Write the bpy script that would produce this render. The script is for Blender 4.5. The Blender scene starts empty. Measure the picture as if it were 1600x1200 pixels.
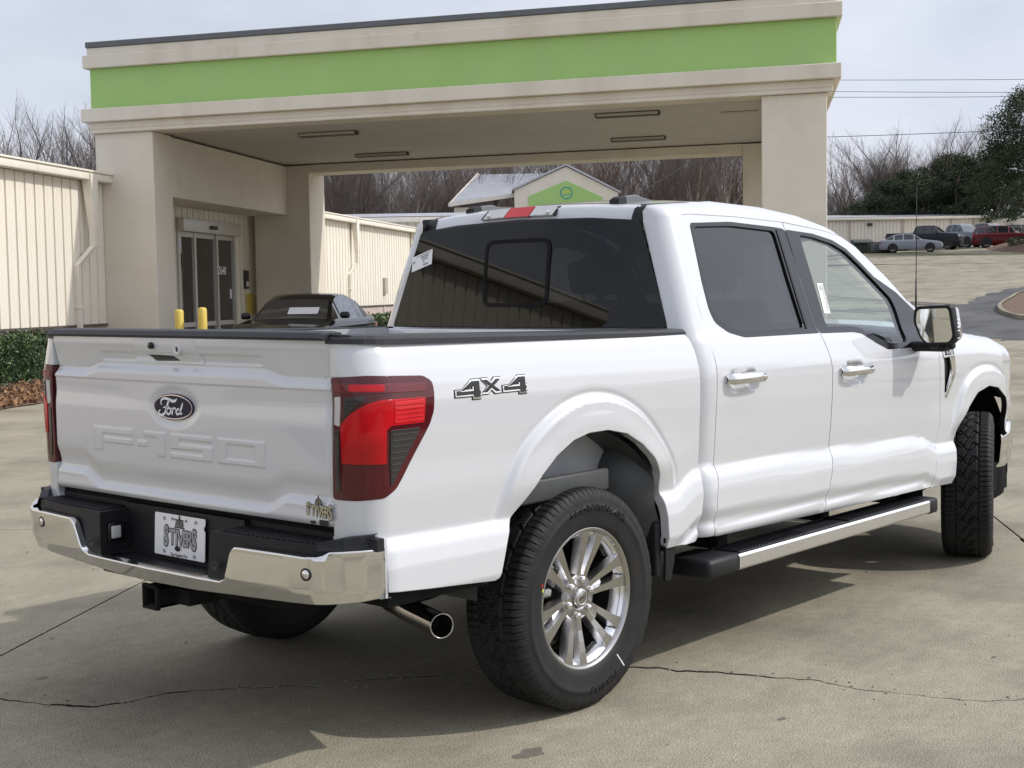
import bpy, bmesh, math, random
import numpy as np
from mathutils import Matrix, Vector
from mathutils.geometry import delaunay_2d_cdt
random.seed(7); RNG = np.random.default_rng(11)
PI = math.pi; R = math.radians
scene = bpy.context.scene
COL = scene.collection
# ------------------------------------------------------------------ camera
cd = bpy.data.cameras.new('camera'); cam = bpy.data.objects.new('camera', cd); COL.objects.link(cam)
cd.sensor_width = 36.0; cd.sensor_fit = 'HORIZONTAL'; cd.lens = 48.57; cd.clip_start = .1; cd.clip_end = 3000
_a, _b, _c = 7.24929833e-01, -6.68144173e-02, -1.56495638e-02
_f = Vector((math.cos(_a)*math.cos(_b), math.sin(_a)*math.cos(_b), math.sin(_b)))
_r = Vector((math.sin(_a), -math.cos(_a), 0)); _u = _r.cross(_f)
_r2 = _r*math.cos(_c)+_u*math.sin(_c); _u2 = -_r*math.sin(_c)+_u*math.cos(_c)
cam.matrix_world = Matrix(((_r2.x,_u2.x,-_f.x,-3.98642), (_r2.y,_u2.y,-_f.y,-4.14624), (_r2.z,_u2.z,-_f.z,1.56464), (0,0,0,1)))
scene.camera = cam
# ------------------------------------------------------------------ sun and sky
SUN_DIR = Vector((.74, -.83, 1.0)).normalized()
sl = bpy.data.lights.new('sun', 'SUN'); sl.energy = 2.55; sl.angle = R(.9); sl.color = (1.0, .955, .89)
so = bpy.data.objects.new('sun', sl); COL.objects.link(so); so.rotation_euler = SUN_DIR.to_track_quat('Z', 'Y').to_euler(); so.location = (3, -8, 12)
w = bpy.data.worlds.new('World'); scene.world = w; w.use_nodes = True
nt = w.node_tree; nt.nodes.clear()
out = nt.nodes.new('ShaderNodeOutputWorld'); bg = nt.nodes.new('ShaderNodeBackground')
sky = nt.nodes.new('ShaderNodeTexSky'); sky.sky_type = 'NISHITA'; sky.sun_disc = False
sky.sun_elevation = math.asin(SUN_DIR.z); sky.sun_rotation = math.atan2(SUN_DIR.x, SUN_DIR.y)
sky.air_density = 1.0; sky.dust_density = 1.5; sky.ozone_density = 1.0
tc = nt.nodes.new('ShaderNodeTexCoord'); mp = nt.nodes.new('ShaderNodeMapping'); mp.inputs['Scale'].default_value = (1.6, 1.6, 4.5)
ns = nt.nodes.new('ShaderNodeTexNoise'); ns.inputs['Scale'].default_value = 1.6; ns.inputs['Detail'].default_value = 6; ns.inputs['Roughness'].default_value = .55
cr = nt.nodes.new('ShaderNodeValToRGB'); cr.color_ramp.elements[0].position = .36; cr.color_ramp.elements[0].color = (.70,.70,.70,1); cr.color_ramp.elements[1].position = .62; cr.color_ramp.elements[1].color = (.97,.97,.97,1)
ns2 = nt.nodes.new('ShaderNodeTexNoise'); ns2.inputs['Scale'].default_value = 2.6; ns2.inputs['Detail'].default_value = 7
cr2 = nt.nodes.new('ShaderNodeValToRGB'); cr2.color_ramp.elements[0].position = .36; cr2.color_ramp.elements[0].color = (6.2,6.5,7.6,1); cr2.color_ramp.elements[1].position = .6; cr2.color_ramp.elements[1].color = (7.5,7.7,8.5,1)
mx = nt.nodes.new('ShaderNodeMix'); mx.data_type = 'RGBA'
L = nt.links.new
L(tc.outputs['Generated'], mp.inputs['Vector']); L(mp.outputs['Vector'], ns.inputs['Vector']); L(mp.outputs['Vector'], ns2.inputs['Vector'])
L(ns.outputs['Fac'], cr.inputs['Fac']); L(ns2.outputs['Fac'], cr2.inputs['Fac'])
L(cr.outputs['Color'], mx.inputs['Factor']); L(sky.outputs['Color'], mx.inputs['A']); L(cr2.outputs['Color'], mx.inputs['B'])
# thin cloud glows around the hidden sun
dt = nt.nodes.new('ShaderNodeVectorMath'); dt.operation = 'DOT_PRODUCT'; dt.inputs[1].default_value = SUN_DIR; nv = nt.nodes.new('ShaderNodeVectorMath'); nv.operation = 'NORMALIZE'
L(tc.outputs['Generated'], nv.inputs[0]); L(nv.outputs['Vector'], dt.inputs[0])
pw = nt.nodes.new('ShaderNodeMath'); pw.operation = 'MAXIMUM'; pw.inputs[1].default_value = 0; L(dt.outputs['Value'], pw.inputs[0])
p2 = nt.nodes.new('ShaderNodeMath'); p2.operation = 'POWER'; p2.inputs[1].default_value = 3.5; L(pw.outputs['Value'], p2.inputs[0])
p3 = nt.nodes.new('ShaderNodeMath'); p3.operation = 'MULTIPLY_ADD'; p3.inputs[1].default_value = 1.1; p3.inputs[2].default_value = 1.0; L(p2.outputs['Value'], p3.inputs[0])
vs = nt.nodes.new('ShaderNodeVectorMath'); vs.operation = 'SCALE'; L(mx.outputs['Result'], vs.inputs[0]); L(p3.outputs['Value'], vs.inputs['Scale'])
L(vs.outputs['Vector'], bg.inputs['Color']); L(bg.outputs['Background'], out.inputs['Surface'])
bg.inputs['Strength'].default_value = .108
scene.view_settings.view_transform = 'Standard'; scene.view_settings.look = 'None'
scene.view_settings.exposure = 0.10; scene.view_settings.gamma = 1.0; scene.view_settings.use_curve_mapping = False
scene.render.engine = 'CYCLES'
# ------------------------------------------------------------------ materials
MATS = {}
def mat(name, col, rough=.6, metal=0., coat=0., spec=.5, var=.0, vscale=4., bump=0., bscale=40., trans=0., ior=1.45, col2=None, stretch=None, dirt=None, alpha=1., det=6):
    m = bpy.data.materials.new(name); m.use_nodes = True; n = m.node_tree; b = n.nodes['Principled BSDF']; k = n.links.new
    b.inputs['Base Color'].default_value = (*col, 1); b.inputs['Roughness'].default_value = rough; b.inputs['Metallic'].default_value = metal
    b.inputs['Coat Weight'].default_value = coat; b.inputs['Coat Roughness'].default_value = .03
    b.inputs['Specular IOR Level'].default_value = spec; b.inputs['Transmission Weight'].default_value = trans; b.inputs['IOR'].default_value = ior
    tcn = n.nodes.new('ShaderNodeTexCoord'); mpn = n.nodes.new('ShaderNodeMapping'); k(tcn.outputs['Object'], mpn.inputs['Vector'])
    if stretch: mpn.inputs['Scale'].default_value = stretch
    if var or col2 or dirt:
        nz = n.nodes.new('ShaderNodeTexNoise'); nz.inputs['Scale'].default_value = vscale; nz.inputs['Detail'].default_value = det; nz.inputs['Roughness'].default_value = .6
        k(mpn.outputs['Vector'], nz.inputs['Vector'])
        rp = n.nodes.new('ShaderNodeValToRGB'); c2 = col2 or tuple(min(1, c*(1+var)) for c in col); c1 = col if col2 else tuple(c*(1-var) for c in col)
        rp.color_ramp.elements[0].position = .34; rp.color_ramp.elements[1].position = .66
        rp.color_ramp.elements[0].color = (*c1, 1); rp.color_ramp.elements[1].color = (*c2, 1)
        k(nz.outputs['Fac'], rp.inputs['Fac']); last = rp.outputs['Color']
        if dirt:
            n2 = n.nodes.new('ShaderNodeTexNoise'); n2.inputs['Scale'].default_value = dirt[1]; n2.inputs['Detail'].default_value = 8; k(mpn.outputs['Vector'], n2.inputs['Vector'])
            r2 = n.nodes.new('ShaderNodeValToRGB'); r2.color_ramp.elements[0].position = dirt[2]; r2.color_ramp.elements[1].position = dirt[3]; r2.color_ramp.elements[0].color = (0,0,0,1); r2.color_ramp.elements[1].color = (1,1,1,1)
            k(n2.outputs['Fac'], r2.inputs['Fac']); mm = n.nodes.new('ShaderNodeMix'); mm.data_type = 'RGBA'
            k(r2.outputs['Color'], mm.inputs['Factor']); k(last, mm.inputs['A']); mm.inputs['B'].default_value = (*dirt[0], 1); last = mm.outputs['Result']
        k(last, b.inputs['Base Color'])
    if bump:
        nb = n.nodes.new('ShaderNodeTexNoise'); nb.inputs['Scale'].default_value = bscale; nb.inputs['Detail'].default_value = 4; k(mpn.outputs['Vector'], nb.inputs['Vector'])
        bp = n.nodes.new('ShaderNodeBump'); bp.inputs['Strength'].default_value = bump; bp.inputs['Distance'].default_value = .01; k(nb.outputs['Fac'], bp.inputs['Height']); k(bp.outputs['Normal'], b.inputs['Normal'])
    MATS[name] = m; return m
def tinted(name, tint, rough=.02, refl=1.0, base=.0, gain=1.6):
    # window glass: transparent tint mixed with a mirror-like reflection by Fresnel
    m = bpy.data.materials.new(name); m.use_nodes = True; n = m.node_tree; n.nodes.clear(); k = n.links.new
    o = n.nodes.new('ShaderNodeOutputMaterial'); t = n.nodes.new('ShaderNodeBsdfTransparent'); t.inputs['Color'].default_value = (*tint, 1)
    g = n.nodes.new('ShaderNodeBsdfGlossy'); g.inputs['Roughness'].default_value = rough; g.inputs['Color'].default_value = (refl,)*3+(1,)
    fr = n.nodes.new('ShaderNodeFresnel'); ge = n.nodes.new('ShaderNodeNewGeometry'); mi = n.nodes.new('ShaderNodeMix'); mi.inputs['A'].default_value = 1.52; mi.inputs['B'].default_value = 1/1.52; k(ge.outputs['Backfacing'], mi.inputs['Factor']); k(mi.outputs['Result'], fr.inputs['IOR']); ad = n.nodes.new('ShaderNodeMath'); ad.operation = 'MULTIPLY_ADD'; ad.inputs[1].default_value = gain; ad.inputs[2].default_value = base
    x = n.nodes.new('ShaderNodeMixShader'); k(fr.outputs['Fac'], ad.inputs[0]); k(ad.outputs['Value'], x.inputs['Fac']); k(t.outputs['BSDF'], x.inputs[1]); k(g.outputs['BSDF'], x.inputs[2]); k(x.outputs['Shader'], o.inputs['Surface'])
    MATS[name] = m; return m
# ------------------------------------------------------------------ mesh builder
class MB:
    def __init__(s): s.V = []; s.F = []; s.M = []; s.N = []; s.S = []; s.n = 0
    def add(s, verts, faces, mat=0, normals=None, smooth=False):
        verts = np.asarray(verts, float).reshape(-1, 3); b = s.n; s.V.append(verts); s.n += len(verts)
        for f in faces:
            s.F.append(tuple(int(i)+b for i in f)); s.M.append(mat); s.S.append(smooth)
            s.N.append([tuple(normals[i]) for i in f] if normals is not None else None)
        return s
    def box(s, lo, hi, mat=0, T=None):
        x0,y0,z0 = lo; x1,y1,z1 = hi
        v = np.array([(x0,y0,z0),(x1,y0,z0),(x1,y1,z0),(x0,y1,z0),(x0,y0,z1),(x1,y0,z1),(x1,y1,z1),(x0,y1,z1)])
        if T is not None: v = xf(T, v)
        return s.add(v, [(0,3,2,1),(4,5,6,7),(0,1,5,4),(1,2,6,5),(2,3,7,6),(3,0,4,7)], mat)
    def rbox(s, lo, hi, r=.01, mat=0, T=None, seg=2, smooth=True):
        bm = bmesh.new(); bmesh.ops.create_cube(bm, size=1)
        for v in bm.verts: v.co = Vector([(lo[i]+hi[i])/2+v.co[i]*(hi[i]-lo[i]) for i in range(3)])
        bmesh.ops.bevel(bm, geom=bm.edges[:], offset=min(r, .49*min(hi[i]-lo[i] for i in range(3))), segments=seg, affect='EDGES', profile=.5)
        bm.verts.index_update(); v = np.array([tuple(q.co) for q in bm.verts]); fs = [[q.index for q in f.verts] for f in bm.faces]
        nn = np.array([tuple(q.normal) for q in bm.verts]) if False else None
        bm.free()
        if T is not None: v = xf(T, v)
        return s.add(v, fs, mat, None, smooth and seg > 1)
    def tube(s, pts, r, n=10, mat=0, cap=True, smooth=True):
        pts = np.asarray(pts, float); k = len(pts); rs = np.full(k, r) if np.isscalar(r) else np.asarray(r, float)
        t = np.gradient(pts, axis=0) if k > 2 else np.repeat((pts[1]-pts[0])[None], 2, 0); t /= np.linalg.norm(t, axis=1)[:, None]+1e-12
        a = np.array([0,0,1.]) if abs(t[0][2]) < .9 else np.array([1.,0,0]); V = []
        u = np.cross(t[0], a); u /= np.linalg.norm(u)
        for i in range(k):
            u = u-t[i]*(u@t[i]); u /= np.linalg.norm(u)+1e-12; w_ = np.cross(t[i], u)
            for j in range(n):
                q = 2*PI*j/n; V.append(pts[i]+rs[i]*(math.cos(q)*u+math.sin(q)*w_))
        F = [(i*n+j, i*n+(j+1)%n, (i+1)*n+(j+1)%n, (i+1)*n+j) for i in range(k-1) for j in range(n)]
        s.add(V, F, mat, None, smooth)
        if cap: b = s.n-len(V); s.F += [tuple(b+j for j in range(n))[::-1], tuple(b+(k-1)*n+j for j in range(n))]; s.M += [mat]*2; s.N += [None]*2; s.S += [False]*2
        return s
    def lathe(s, prof, n=48, mat=0, T=None, smooth=True, a0=0, a1=2*PI):
        # profile (radius, w); axis is -Y (w grows towards -Y)
        full = abs(a1-a0-2*PI) < 1e-6; m = n if full else n+1
        V = [(p[0]*math.cos(a0+(a1-a0)*j/n), -p[1], p[0]*math.sin(a0+(a1-a0)*j/n)) for j in range(m) for p in prof]; k = len(prof)
        F = [(j*k+i, j*k+i+1, ((j+1) % m)*k+i+1, ((j+1) % m)*k+i) for j in range(n) for i in range(k-1)]
        V = np.array(V)
        if T is not None: V = xf(T, V)
        return s.add(V, F, mat, None, smooth)
    def prism(s, poly, d0, d1, mp_, mat=0, smooth=False):
        # polygon (a, b) lifted by mp_(a, b, d)
        n = len(poly); V = [mp_(a, b, d0) for a, b in poly]+[mp_(a, b, d1) for a, b in poly]
        return s.add(V, [tuple(range(n))[::-1], tuple(range(n, 2*n))]+[(i, (i+1) % n, n+(i+1) % n, n+i) for i in range(n)], mat, None, smooth)
    def grid(s, P, mat=0, normals=None, smooth=True, wrap=False):
        P = np.asarray(P, float); a, b = P.shape[:2]
        F = [(i*b+j, i*b+(j+1) % b, ((i+1) % a)*b+(j+1) % b, ((i+1) % a)*b+j) for i in range(a if wrap else a-1) for j in range(b-1)]
        return s.add(P.reshape(-1, 3), F, mat, None if normals is None else normals.reshape(-1, 3), smooth)
    def merge(s, o, T=None, matoff=0):
        V = np.concatenate(o.V); 
        if T is not None: V = xf(T, V)
        b = s.n; s.V.append(V); s.n += len(V); s.F += [tuple(i+b for i in f) for f in o.F]; s.M += [m+matoff for m in o.M]; s.S += o.S
        s.N += o.N if T is None else [None]*len(o.F); return s
    def mirror(s):
        o = MB(); o.V = [np.concatenate(s.V)*np.array([1,-1,1])]; o.n = s.n; o.F = [f[::-1] for f in s.F]; o.M = list(s.M); o.S = list(s.S)
        o.N = [None if q is None else [(a, -b, c) for a, b, c in q][::-1] for q in s.N]; return o
    def mesh(s, name, mats):
        me = bpy.data.meshes.new(name); V = np.concatenate(s.V) if s.V else np.zeros((0, 3)); me.from_pydata(V.tolist(), [], s.F)
        for m in (mats if isinstance(mats, (list, tuple)) else [mats]): me.materials.append(MATS[m] if isinstance(m, str) else m)
        me.polygons.foreach_set('material_index', s.M); me.polygons.foreach_set('use_smooth', s.S)
        if any(q is not None for q in s.N):
            L_ = []
            for q, f in zip(s.N, s.F): L_ += q if q is not None else [(0, 0, 0)]*len(f)
            me.normals_split_custom_set(L_)
        me.update(); return me
    def build(s, name, mats, parent=None, loc=None, **kw):
        return link(name, s.mesh(name, mats), parent, loc, **kw)
def link(name, me, parent=None, loc=None, rot=None, label=None, cat=None, group=None, kind=None):
    o = bpy.data.objects.new(name, me); COL.objects.link(o)
    if parent is not None: o.parent = parent
    if loc is not None: o.location = loc
    if rot is not None: o.rotation_euler = rot
    if label: o['label'] = label
    if cat: o['category'] = cat
    if group: o['group'] = group
    if kind: o['kind'] = kind
    return o
def thing(name, label, cat, loc=(0,0,0), rotz=0, group=None): return link(name, None, None, loc, (0,0,rotz), label, cat, group)
def copytree(o, parent=None, depth=0):
    c_ = o.copy(); COL.objects.link(c_); c_.parent = parent
    for ch in list(o.children): copytree(ch, c_)
    return c_
def xf(T, v): v = np.asarray(v, float); M_ = np.array(T); return v@M_[:3,:3].T+M_[:3,3]
def TR(x=0, y=0, z=0, rz=0, rx=0, ry=0, s=1):
    return Matrix.Translation((x, y, z))@Matrix.Rotation(rz, 4, 'Z')@Matrix.Rotation(ry, 4, 'Y')@Matrix.Rotation(rx, 4, 'X')@(Matrix.Diagonal((s, s, s, 1)) if np.isscalar(s) else Matrix.Diagonal((*s, 1)))
def resample(P, h):
    P = np.asarray(P, float); o = []
    for a, b in zip(P, np.roll(P, -1, 0)):
        k = max(1, int(math.ceil(np.linalg.norm(b-a)/h))); o += [a+(b-a)*i/k for i in range(k)]
    return np.array(o)
def roundpoly(P, r, n=5):
    P = [np.array(p[:2], float) for p in P]; rr = [p[2] if len(p) > 2 else r for p in P] if False else [r]*len(P); o = []
    for i, p in enumerate(P):
        a = P[i-1]-p; b = P[(i+1) % len(P)]-p; la, lb = np.linalg.norm(a), np.linalg.norm(b); d = min(rr[i], .45*la, .45*lb)
        p0 = p+a/la*d; p1 = p+b/lb*d
        for k in range(n+1): t = k/n; o.append((1-t)**2*p0+2*t*(1-t)*p+t*t*p1)
    return np.array(o)
def inpoly(P, Q):
    x, y = Q[:, 0][:, None], Q[:, 1][:, None]; x0, y0 = P[:, 0][None], P[:, 1][None]; x1, y1 = np.roll(P[:, 0], -1)[None], np.roll(P[:, 1], -1)[None]
    c_ = ((y0 > y) != (y1 > y)) & (x < (x1-x0)*(y-y0)/np.where(y1 == y0, 1e-12, y1-y0)+x0); return c_.sum(1) % 2 == 1
def segdist(P, Q):
    A = P; B = np.roll(P, -1, 0); d = B-A; L2 = (d**2).sum(1)+1e-18
    t = np.clip(((Q[:, None]-A[None])*d[None]).sum(2)/L2[None], 0, 1); return np.sqrt((((A[None]+t[..., None]*d[None])-Q[:, None])**2).sum(2).min(1))
def area(P): return .5*float((P[:, 0]*np.roll(P[:, 1], -1)-np.roll(P[:, 0], -1)*P[:, 1]).sum())
def panel(mb, outline, f, outw, holes=(), h=.035, r=.003, lip=.018, mat=0, rim=True, off=0., jamb=None):
    """sheet-metal panel: 2D outline lifted by f(u, v) -> xyz, analytic normals, rolled edges"""
    outline = resample(outline, h)
    if area(outline) < 0: outline = outline[::-1]
    loops = [outline]
    for H in holes:
        H = resample(H, h)
        if area(H) > 0: H = H[::-1]
        loops.append(H)
    lo, hi = outline.min(0), outline.max(0)
    gx, gy = np.meshgrid(np.arange(lo[0]+h/2, hi[0], h), np.arange(lo[1]+h/2, hi[1], h)); G = np.stack([gx.ravel(), gy.ravel()], 1)
    if len(G):
        ok = inpoly(outline, G)
        for H in loops[1:]: ok &= ~inpoly(H, G)
        G = G[ok]
        for H in loops:
            if len(G): G = G[segdist(H, G) > .45*h]
    pts = np.concatenate(loops+[G]); E_ = []; b = 0
    for H in loops: k = len(H); E_ += [(b+i, b+(i+1) % k) for i in range(k)]; b += k
    vo, _, fo, _, _, _ = delaunay_2d_cdt([Vector(p) for p in pts], E_, [], 0, 1e-7)
    P = np.array([tuple(v) for v in vo]); T = np.array([t for t in fo if len(t) == 3]); cen = P[T].mean(1); ok = inpoly(outline, cen)
    for H in loops[1:]: ok &= ~inpoly(H, cen)
    T = T[ok]
    e = 1.5e-3
    def fn(Q):
        X = f(Q[:, 0], Q[:, 1]); du = f(Q[:, 0]+e, Q[:, 1])-f(Q[:, 0]-e, Q[:, 1]); dv = f(Q[:, 0], Q[:, 1]+e)-f(Q[:, 0], Q[:, 1]-e)
        n_ = np.cross(du, dv); n_ /= np.linalg.norm(n_, axis=1)[:, None]+1e-15; return X, n_, du, dv
    X, N_, du, dv = fn(P); o_ = np.asarray(outw(X) if callable(outw) else np.broadcast_to(np.array(outw, float), X.shape))
    sg = 1. if (N_*o_).sum(1).mean() > 0 else -1.; N_ = N_*sg; X = X+N_*off
    t_ = [tuple(q) if sg > 0 else tuple(q[::-1]) for q in T]; mb.add(X, t_, mat, N_, True)
    if rim:
        for H in loops:
            k = len(H); X, n_, du, dv = fn(H); n_ = n_*sg; X = X+n_*off
            tg = np.roll(H, -1, 0)-np.roll(H, 1, 0); o2 = np.stack([tg[:, 1], -tg[:, 0]], 1); o2 /= np.linalg.norm(o2, axis=1)[:, None]+1e-12
            t3 = du*o2[:, :1]/(2*e)+dv*o2[:, 1:]/(2*e); t3 -= n_*(t3*n_).sum(1)[:, None]; t3 /= np.linalg.norm(t3, axis=1)[:, None]+1e-12
            r0 = X; r1 = X+t3*r*.7-n_*r*.3; r2 = X+t3*r-n_*r; r3 = r2-n_*lip
            V = np.concatenate([r0, r1, r2, r3]); NN = np.concatenate([n_, (n_+t3)/1.414, t3, t3]); F = []
            for a in range(3):
                for i in range(k):
                    j = (i+1) % k; q = (a*k+i, (a+1)*k+i, (a+1)*k+j, a*k+j); F.append(q if sg > 0 else q[::-1])
            nf_ = 2*k
            mb.add(V, F[:nf_], mat, NN, True)
            mb.F += [tuple(int(i)+mb.n-len(V) for i in f) for f in F[nf_:]]; mb.M += [mat if jamb is None else jamb]*(len(F)-nf_); mb.S += [True]*(len(F)-nf_); mb.N += [[tuple(NN[i]) for i in f] for f in F[nf_:]]  # jamb material darkens the inner edge faces, shade painted into the gaps
    return mb
def textmb(s, size=1., depth=.02, mat=0, shear=0., offset=0., spacing=1., align='CENTER'):
    cu = bpy.data.curves.new('t', 'FONT'); cu.body = s; cu.size = size; cu.extrude = depth; cu.shear = shear; cu.offset = offset; cu.space_character = spacing; cu.align_x = align; cu.align_y = 'CENTER'; cu.resolution_u = 3
    ob = bpy.data.objects.new('t', cu); COL.objects.link(ob); me = ob.to_mesh(); mb = MB()
    V = np.array([tuple(v.co) for v in me.vertices]); F = [tuple(p.vertices) for p in me.polygons]; mb.add(V, F, mat); ob.to_mesh_clear()
    bpy.data.objects.remove(ob); bpy.data.curves.remove(cu); return mb   # text lies in XY, depth in Z
def ribbon(pts, wd, n=1):
    # flat stroke polygon of varying width in 2D -> quads
    P = np.asarray(pts, float); t = np.gradient(P, axis=0); t /= np.linalg.norm(t, axis=1)[:, None]+1e-12; nn = np.stack([-t[:, 1], t[:, 0]], 1); w_ = (np.full(len(P), wd) if np.isscalar(wd) else np.asarray(wd))[:, None]/2
    return P+nn*w_, P-nn*w_
def spline(pts, k=8):
    P = np.asarray(pts, float); P = np.vstack([2*P[0]-P[1], P, 2*P[-1]-P[-2]]); o = []
    for i in range(1, len(P)-2):
        for j in range(k):
            t = j/k; a, b, c_, d = P[i-1:i+3]; o.append(.5*((2*b)+(-a+c_)*t+(2*a-5*b+4*c_-d)*t*t+(-a+3*b-3*c_+d)*t**3))
    o.append(P[-2]); return np.array(o)
# ---------------------------------------------------------------- truck body surfaces (metres; x forward from rear axle, y left, z up)
def _dense(zs, ys, sig=.007):
    g = np.arange(.30, 2.10, .001); v = np.interp(g, zs, ys)
    k = np.arange(-40, 41)*.001; w = np.exp(-.5*(k/sig)**2); w /= w.sum()
    return g, np.convolve(np.pad(v, 40, mode='edge'), w, mode='valid')
_PG, _PV = _dense([.40,.50,.535,.555,.585,.600,.612,.66,.745,.80,.830,.838,.852,.87,.95,1.10,1.20,1.255,1.30,1.36,1.40,1.44,1.85,1.90,2.05],
                  [.90,.945,.972,.989,.994,.985,.984,1.003,1.001,.992,.977,.9665,.966,.968,.976,.987,.989,.985,.973,.953,.930,.915,.775,.757,.705], .0042)
_ZCX = [-2,.56,.60,.65,.70,.76,1.8,2.76,2.84,2.93,2.99,3.2,5]
_ZCV = [.760,.760,.772,.803,.827,.833,.832,.821,.812,.782,.766,.766,.766]
_TX = [.70,.948,1.269,1.685,2.023,2.275,2.477,2.673,2.921,3.05]
_TZ = [1.915,1.932,1.955,1.943,1.912,1.865,1.783,1.655,1.475,1.39]
def ztop(x): return np.interp(x, _TX, _TZ)
def sstep(t): t = np.clip(t, 0, 1); return t*t*(3-2*t)
_AR = np.array([(-.545,.43),(-.512,.586),(-.477,.688),(-.439,.762),(-.374,.829),(-.291,.919),(-.21,.98),(-.115,1.027),(-.027,1.046),(.088,1.047),(.209,1.023),(.311,.973),(.391,.912),(.448,.837),(.476,.76),(.490,.684),(.497,.569),(.50,.43)])
_FR = np.array([(-.56,.60),(-.520,.74),(-.481,.846),(-.435,.935),(-.379,1.017),(-.30,1.078),(-.196,1.138),(-.087,1.175),(.026,1.186),(.131,1.175),(.252,1.138),(.366,1.073),(.462,.989),(.535,.906),(.585,.823),(.60,.70),(.60,.60)])
_AF = np.array([(3.17,.43),(3.185,.52),(3.20,.60),(3.225,.69),(3.275,.789),(3.353,.892),(3.471,.966),(3.634,.994),(3.778,.975),(3.91,.91),(4.03,.80),(4.10,.68),(4.13,.58),(4.14,.43)])
_FF = np.array([(3.10,.60),(3.13,.70),(3.19,.81),(3.253,.912),(3.302,1.004),(3.391,1.066),(3.555,1.105),(3.691,1.105),(3.835,1.075),(3.98,1.0),(4.10,.89),(4.19,.78),(4.22,.60)])
def _polar(P, c):
    th = np.arctan2(P[:,1]-c[1], P[:,0]-c[0]); th = np.where(th < -math.pi/2, th+2*math.pi, th); r = np.hypot(P[:,0]-c[0], P[:,1]-c[1])
    o = np.argsort(th); return th[o], r[o]
def _smooth_polar(P, c):
    th, r = _polar(P, c); g = np.linspace(-math.pi/2, 1.5*math.pi, 721); v = np.interp(g, th, r); k = np.arange(-24, 25)*.5; w = np.exp(-.5*(k/4.5)**2); w /= w.sum()
    return g, np.convolve(np.pad(v, 24, mode='edge'), w, mode='valid')
_PC = {}
def _flare(x, z, c, A, F, amp):
    if c not in _PC: _PC[c] = (_smooth_polar(A, c), _smooth_polar(F, c))
    th = np.arctan2(z-c[1], x-c[0]); th = np.where(th < -math.pi/2, th+2*math.pi, th); r = np.hypot(x-c[0], z-c[1])
    ro = np.interp(th, *_PC[c][0]); rc = np.interp(th, *_PC[c][1])
    b = amp*sstep((rc-r)/.034) + .35*amp*sstep((rc-.03-r)/np.maximum(.02, rc-.03-ro))
    b = b - .005*np.exp(-((r-rc-.004)/.011)**2)
    return b*sstep((z-.74)/.16)
def yside(x, z):
    x = np.asarray(x, float); z = np.asarray(z, float)
    zr = z+.02*x; w = 1-sstep((zr-.90)/.12)
    zz = zr - w*(np.interp(x, _ZCX, _ZCV)-.833)
    y = np.interp(zz, _PG, _PV)
    y = y + _flare(x, z, (0,.50), _AR, _FR, .024) + _flare(x, z, (3.66,.50), _AF, _FF, .022)
    # greenhouse top rounding
    q = np.clip((z-(ztop(x)-.05))/.05, 0, .985); y = y - .055*(1-np.sqrt(1-q*q))*(x < 3.3)
    # front fender plan taper
    y = y - np.interp(x, [0,3.2,3.9,4.1,4.25,4.38,4.48,4.56,4.62], [0,0,.020,.056,.110,.175,.25,.34,.46])
    # hood shoulder on the fender
    zs = np.interp(x, [3.0,3.4,3.9,4.3,4.6], [1.345,1.315,1.262,1.19,1.10])
    q = np.clip((z-(zs-.12))/.12, 0, .985); y = y - .10*(1-np.sqrt(1-q*q))*(x > 3.0)
    return y
BX, BR = -.985, .12
def _bR(z): return np.clip(yside(-1.0, z)-.829, .02, BR)
def bed_map(s, z):
    s = np.asarray(s, float); z = np.asarray(z, float); rr = _bR(z); xs = -1.105+rr
    y = yside(np.maximum(s, xs), z)
    th = np.clip((xs-s)/rr, 0, math.pi/2); fl = np.maximum(0, (xs-s)-rr*math.pi/2)
    return np.stack([np.where(s > xs, s, xs-rr*np.sin(th)), -(y-rr*(1-np.cos(th))-fl), z+0*s], -1)
def bed_send(z, yt=.829): rr = _bR(z); xs = -1.105+rr; return xs-rr*math.pi/2-np.maximum(0, yside(xs, z)-rr-yt)
CR = .09
def cab_xs(z): return .835+np.interp(z, [1.40,1.86], [0,.055])
def cab_map(s, z):
    s = np.asarray(s, float); z = np.asarray(z, float); xs = cab_xs(z); ss = np.maximum(s, xs)
    y = yside(ss, z); th = np.clip((xs-s)/CR, 0, math.pi/2); fl = np.maximum(0, (xs-s)-CR*math.pi/2)
    return np.stack([np.where(s > xs, s, xs-CR*np.sin(th)), -(y-CR*(1-np.cos(th))-fl), z+0*s], -1)
# ---------------------------------------------------------------- terrain
def gz(x, y):
    x = np.asarray(x, float); y = np.asarray(y, float)
    d = x*math.cos(math.radians(20))+y*math.sin(math.radians(20)); l = -x*math.sin(math.radians(20))+y*math.cos(math.radians(20))
    h = np.interp(d, [-1e4,26,34,45,60,80,110,150,220,1e4], [0,0,.10,.55,1.45,2.75,4.35,6.1,7.4,7.4])
    return h*(1-.88*sstep((l-13)/12))
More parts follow.
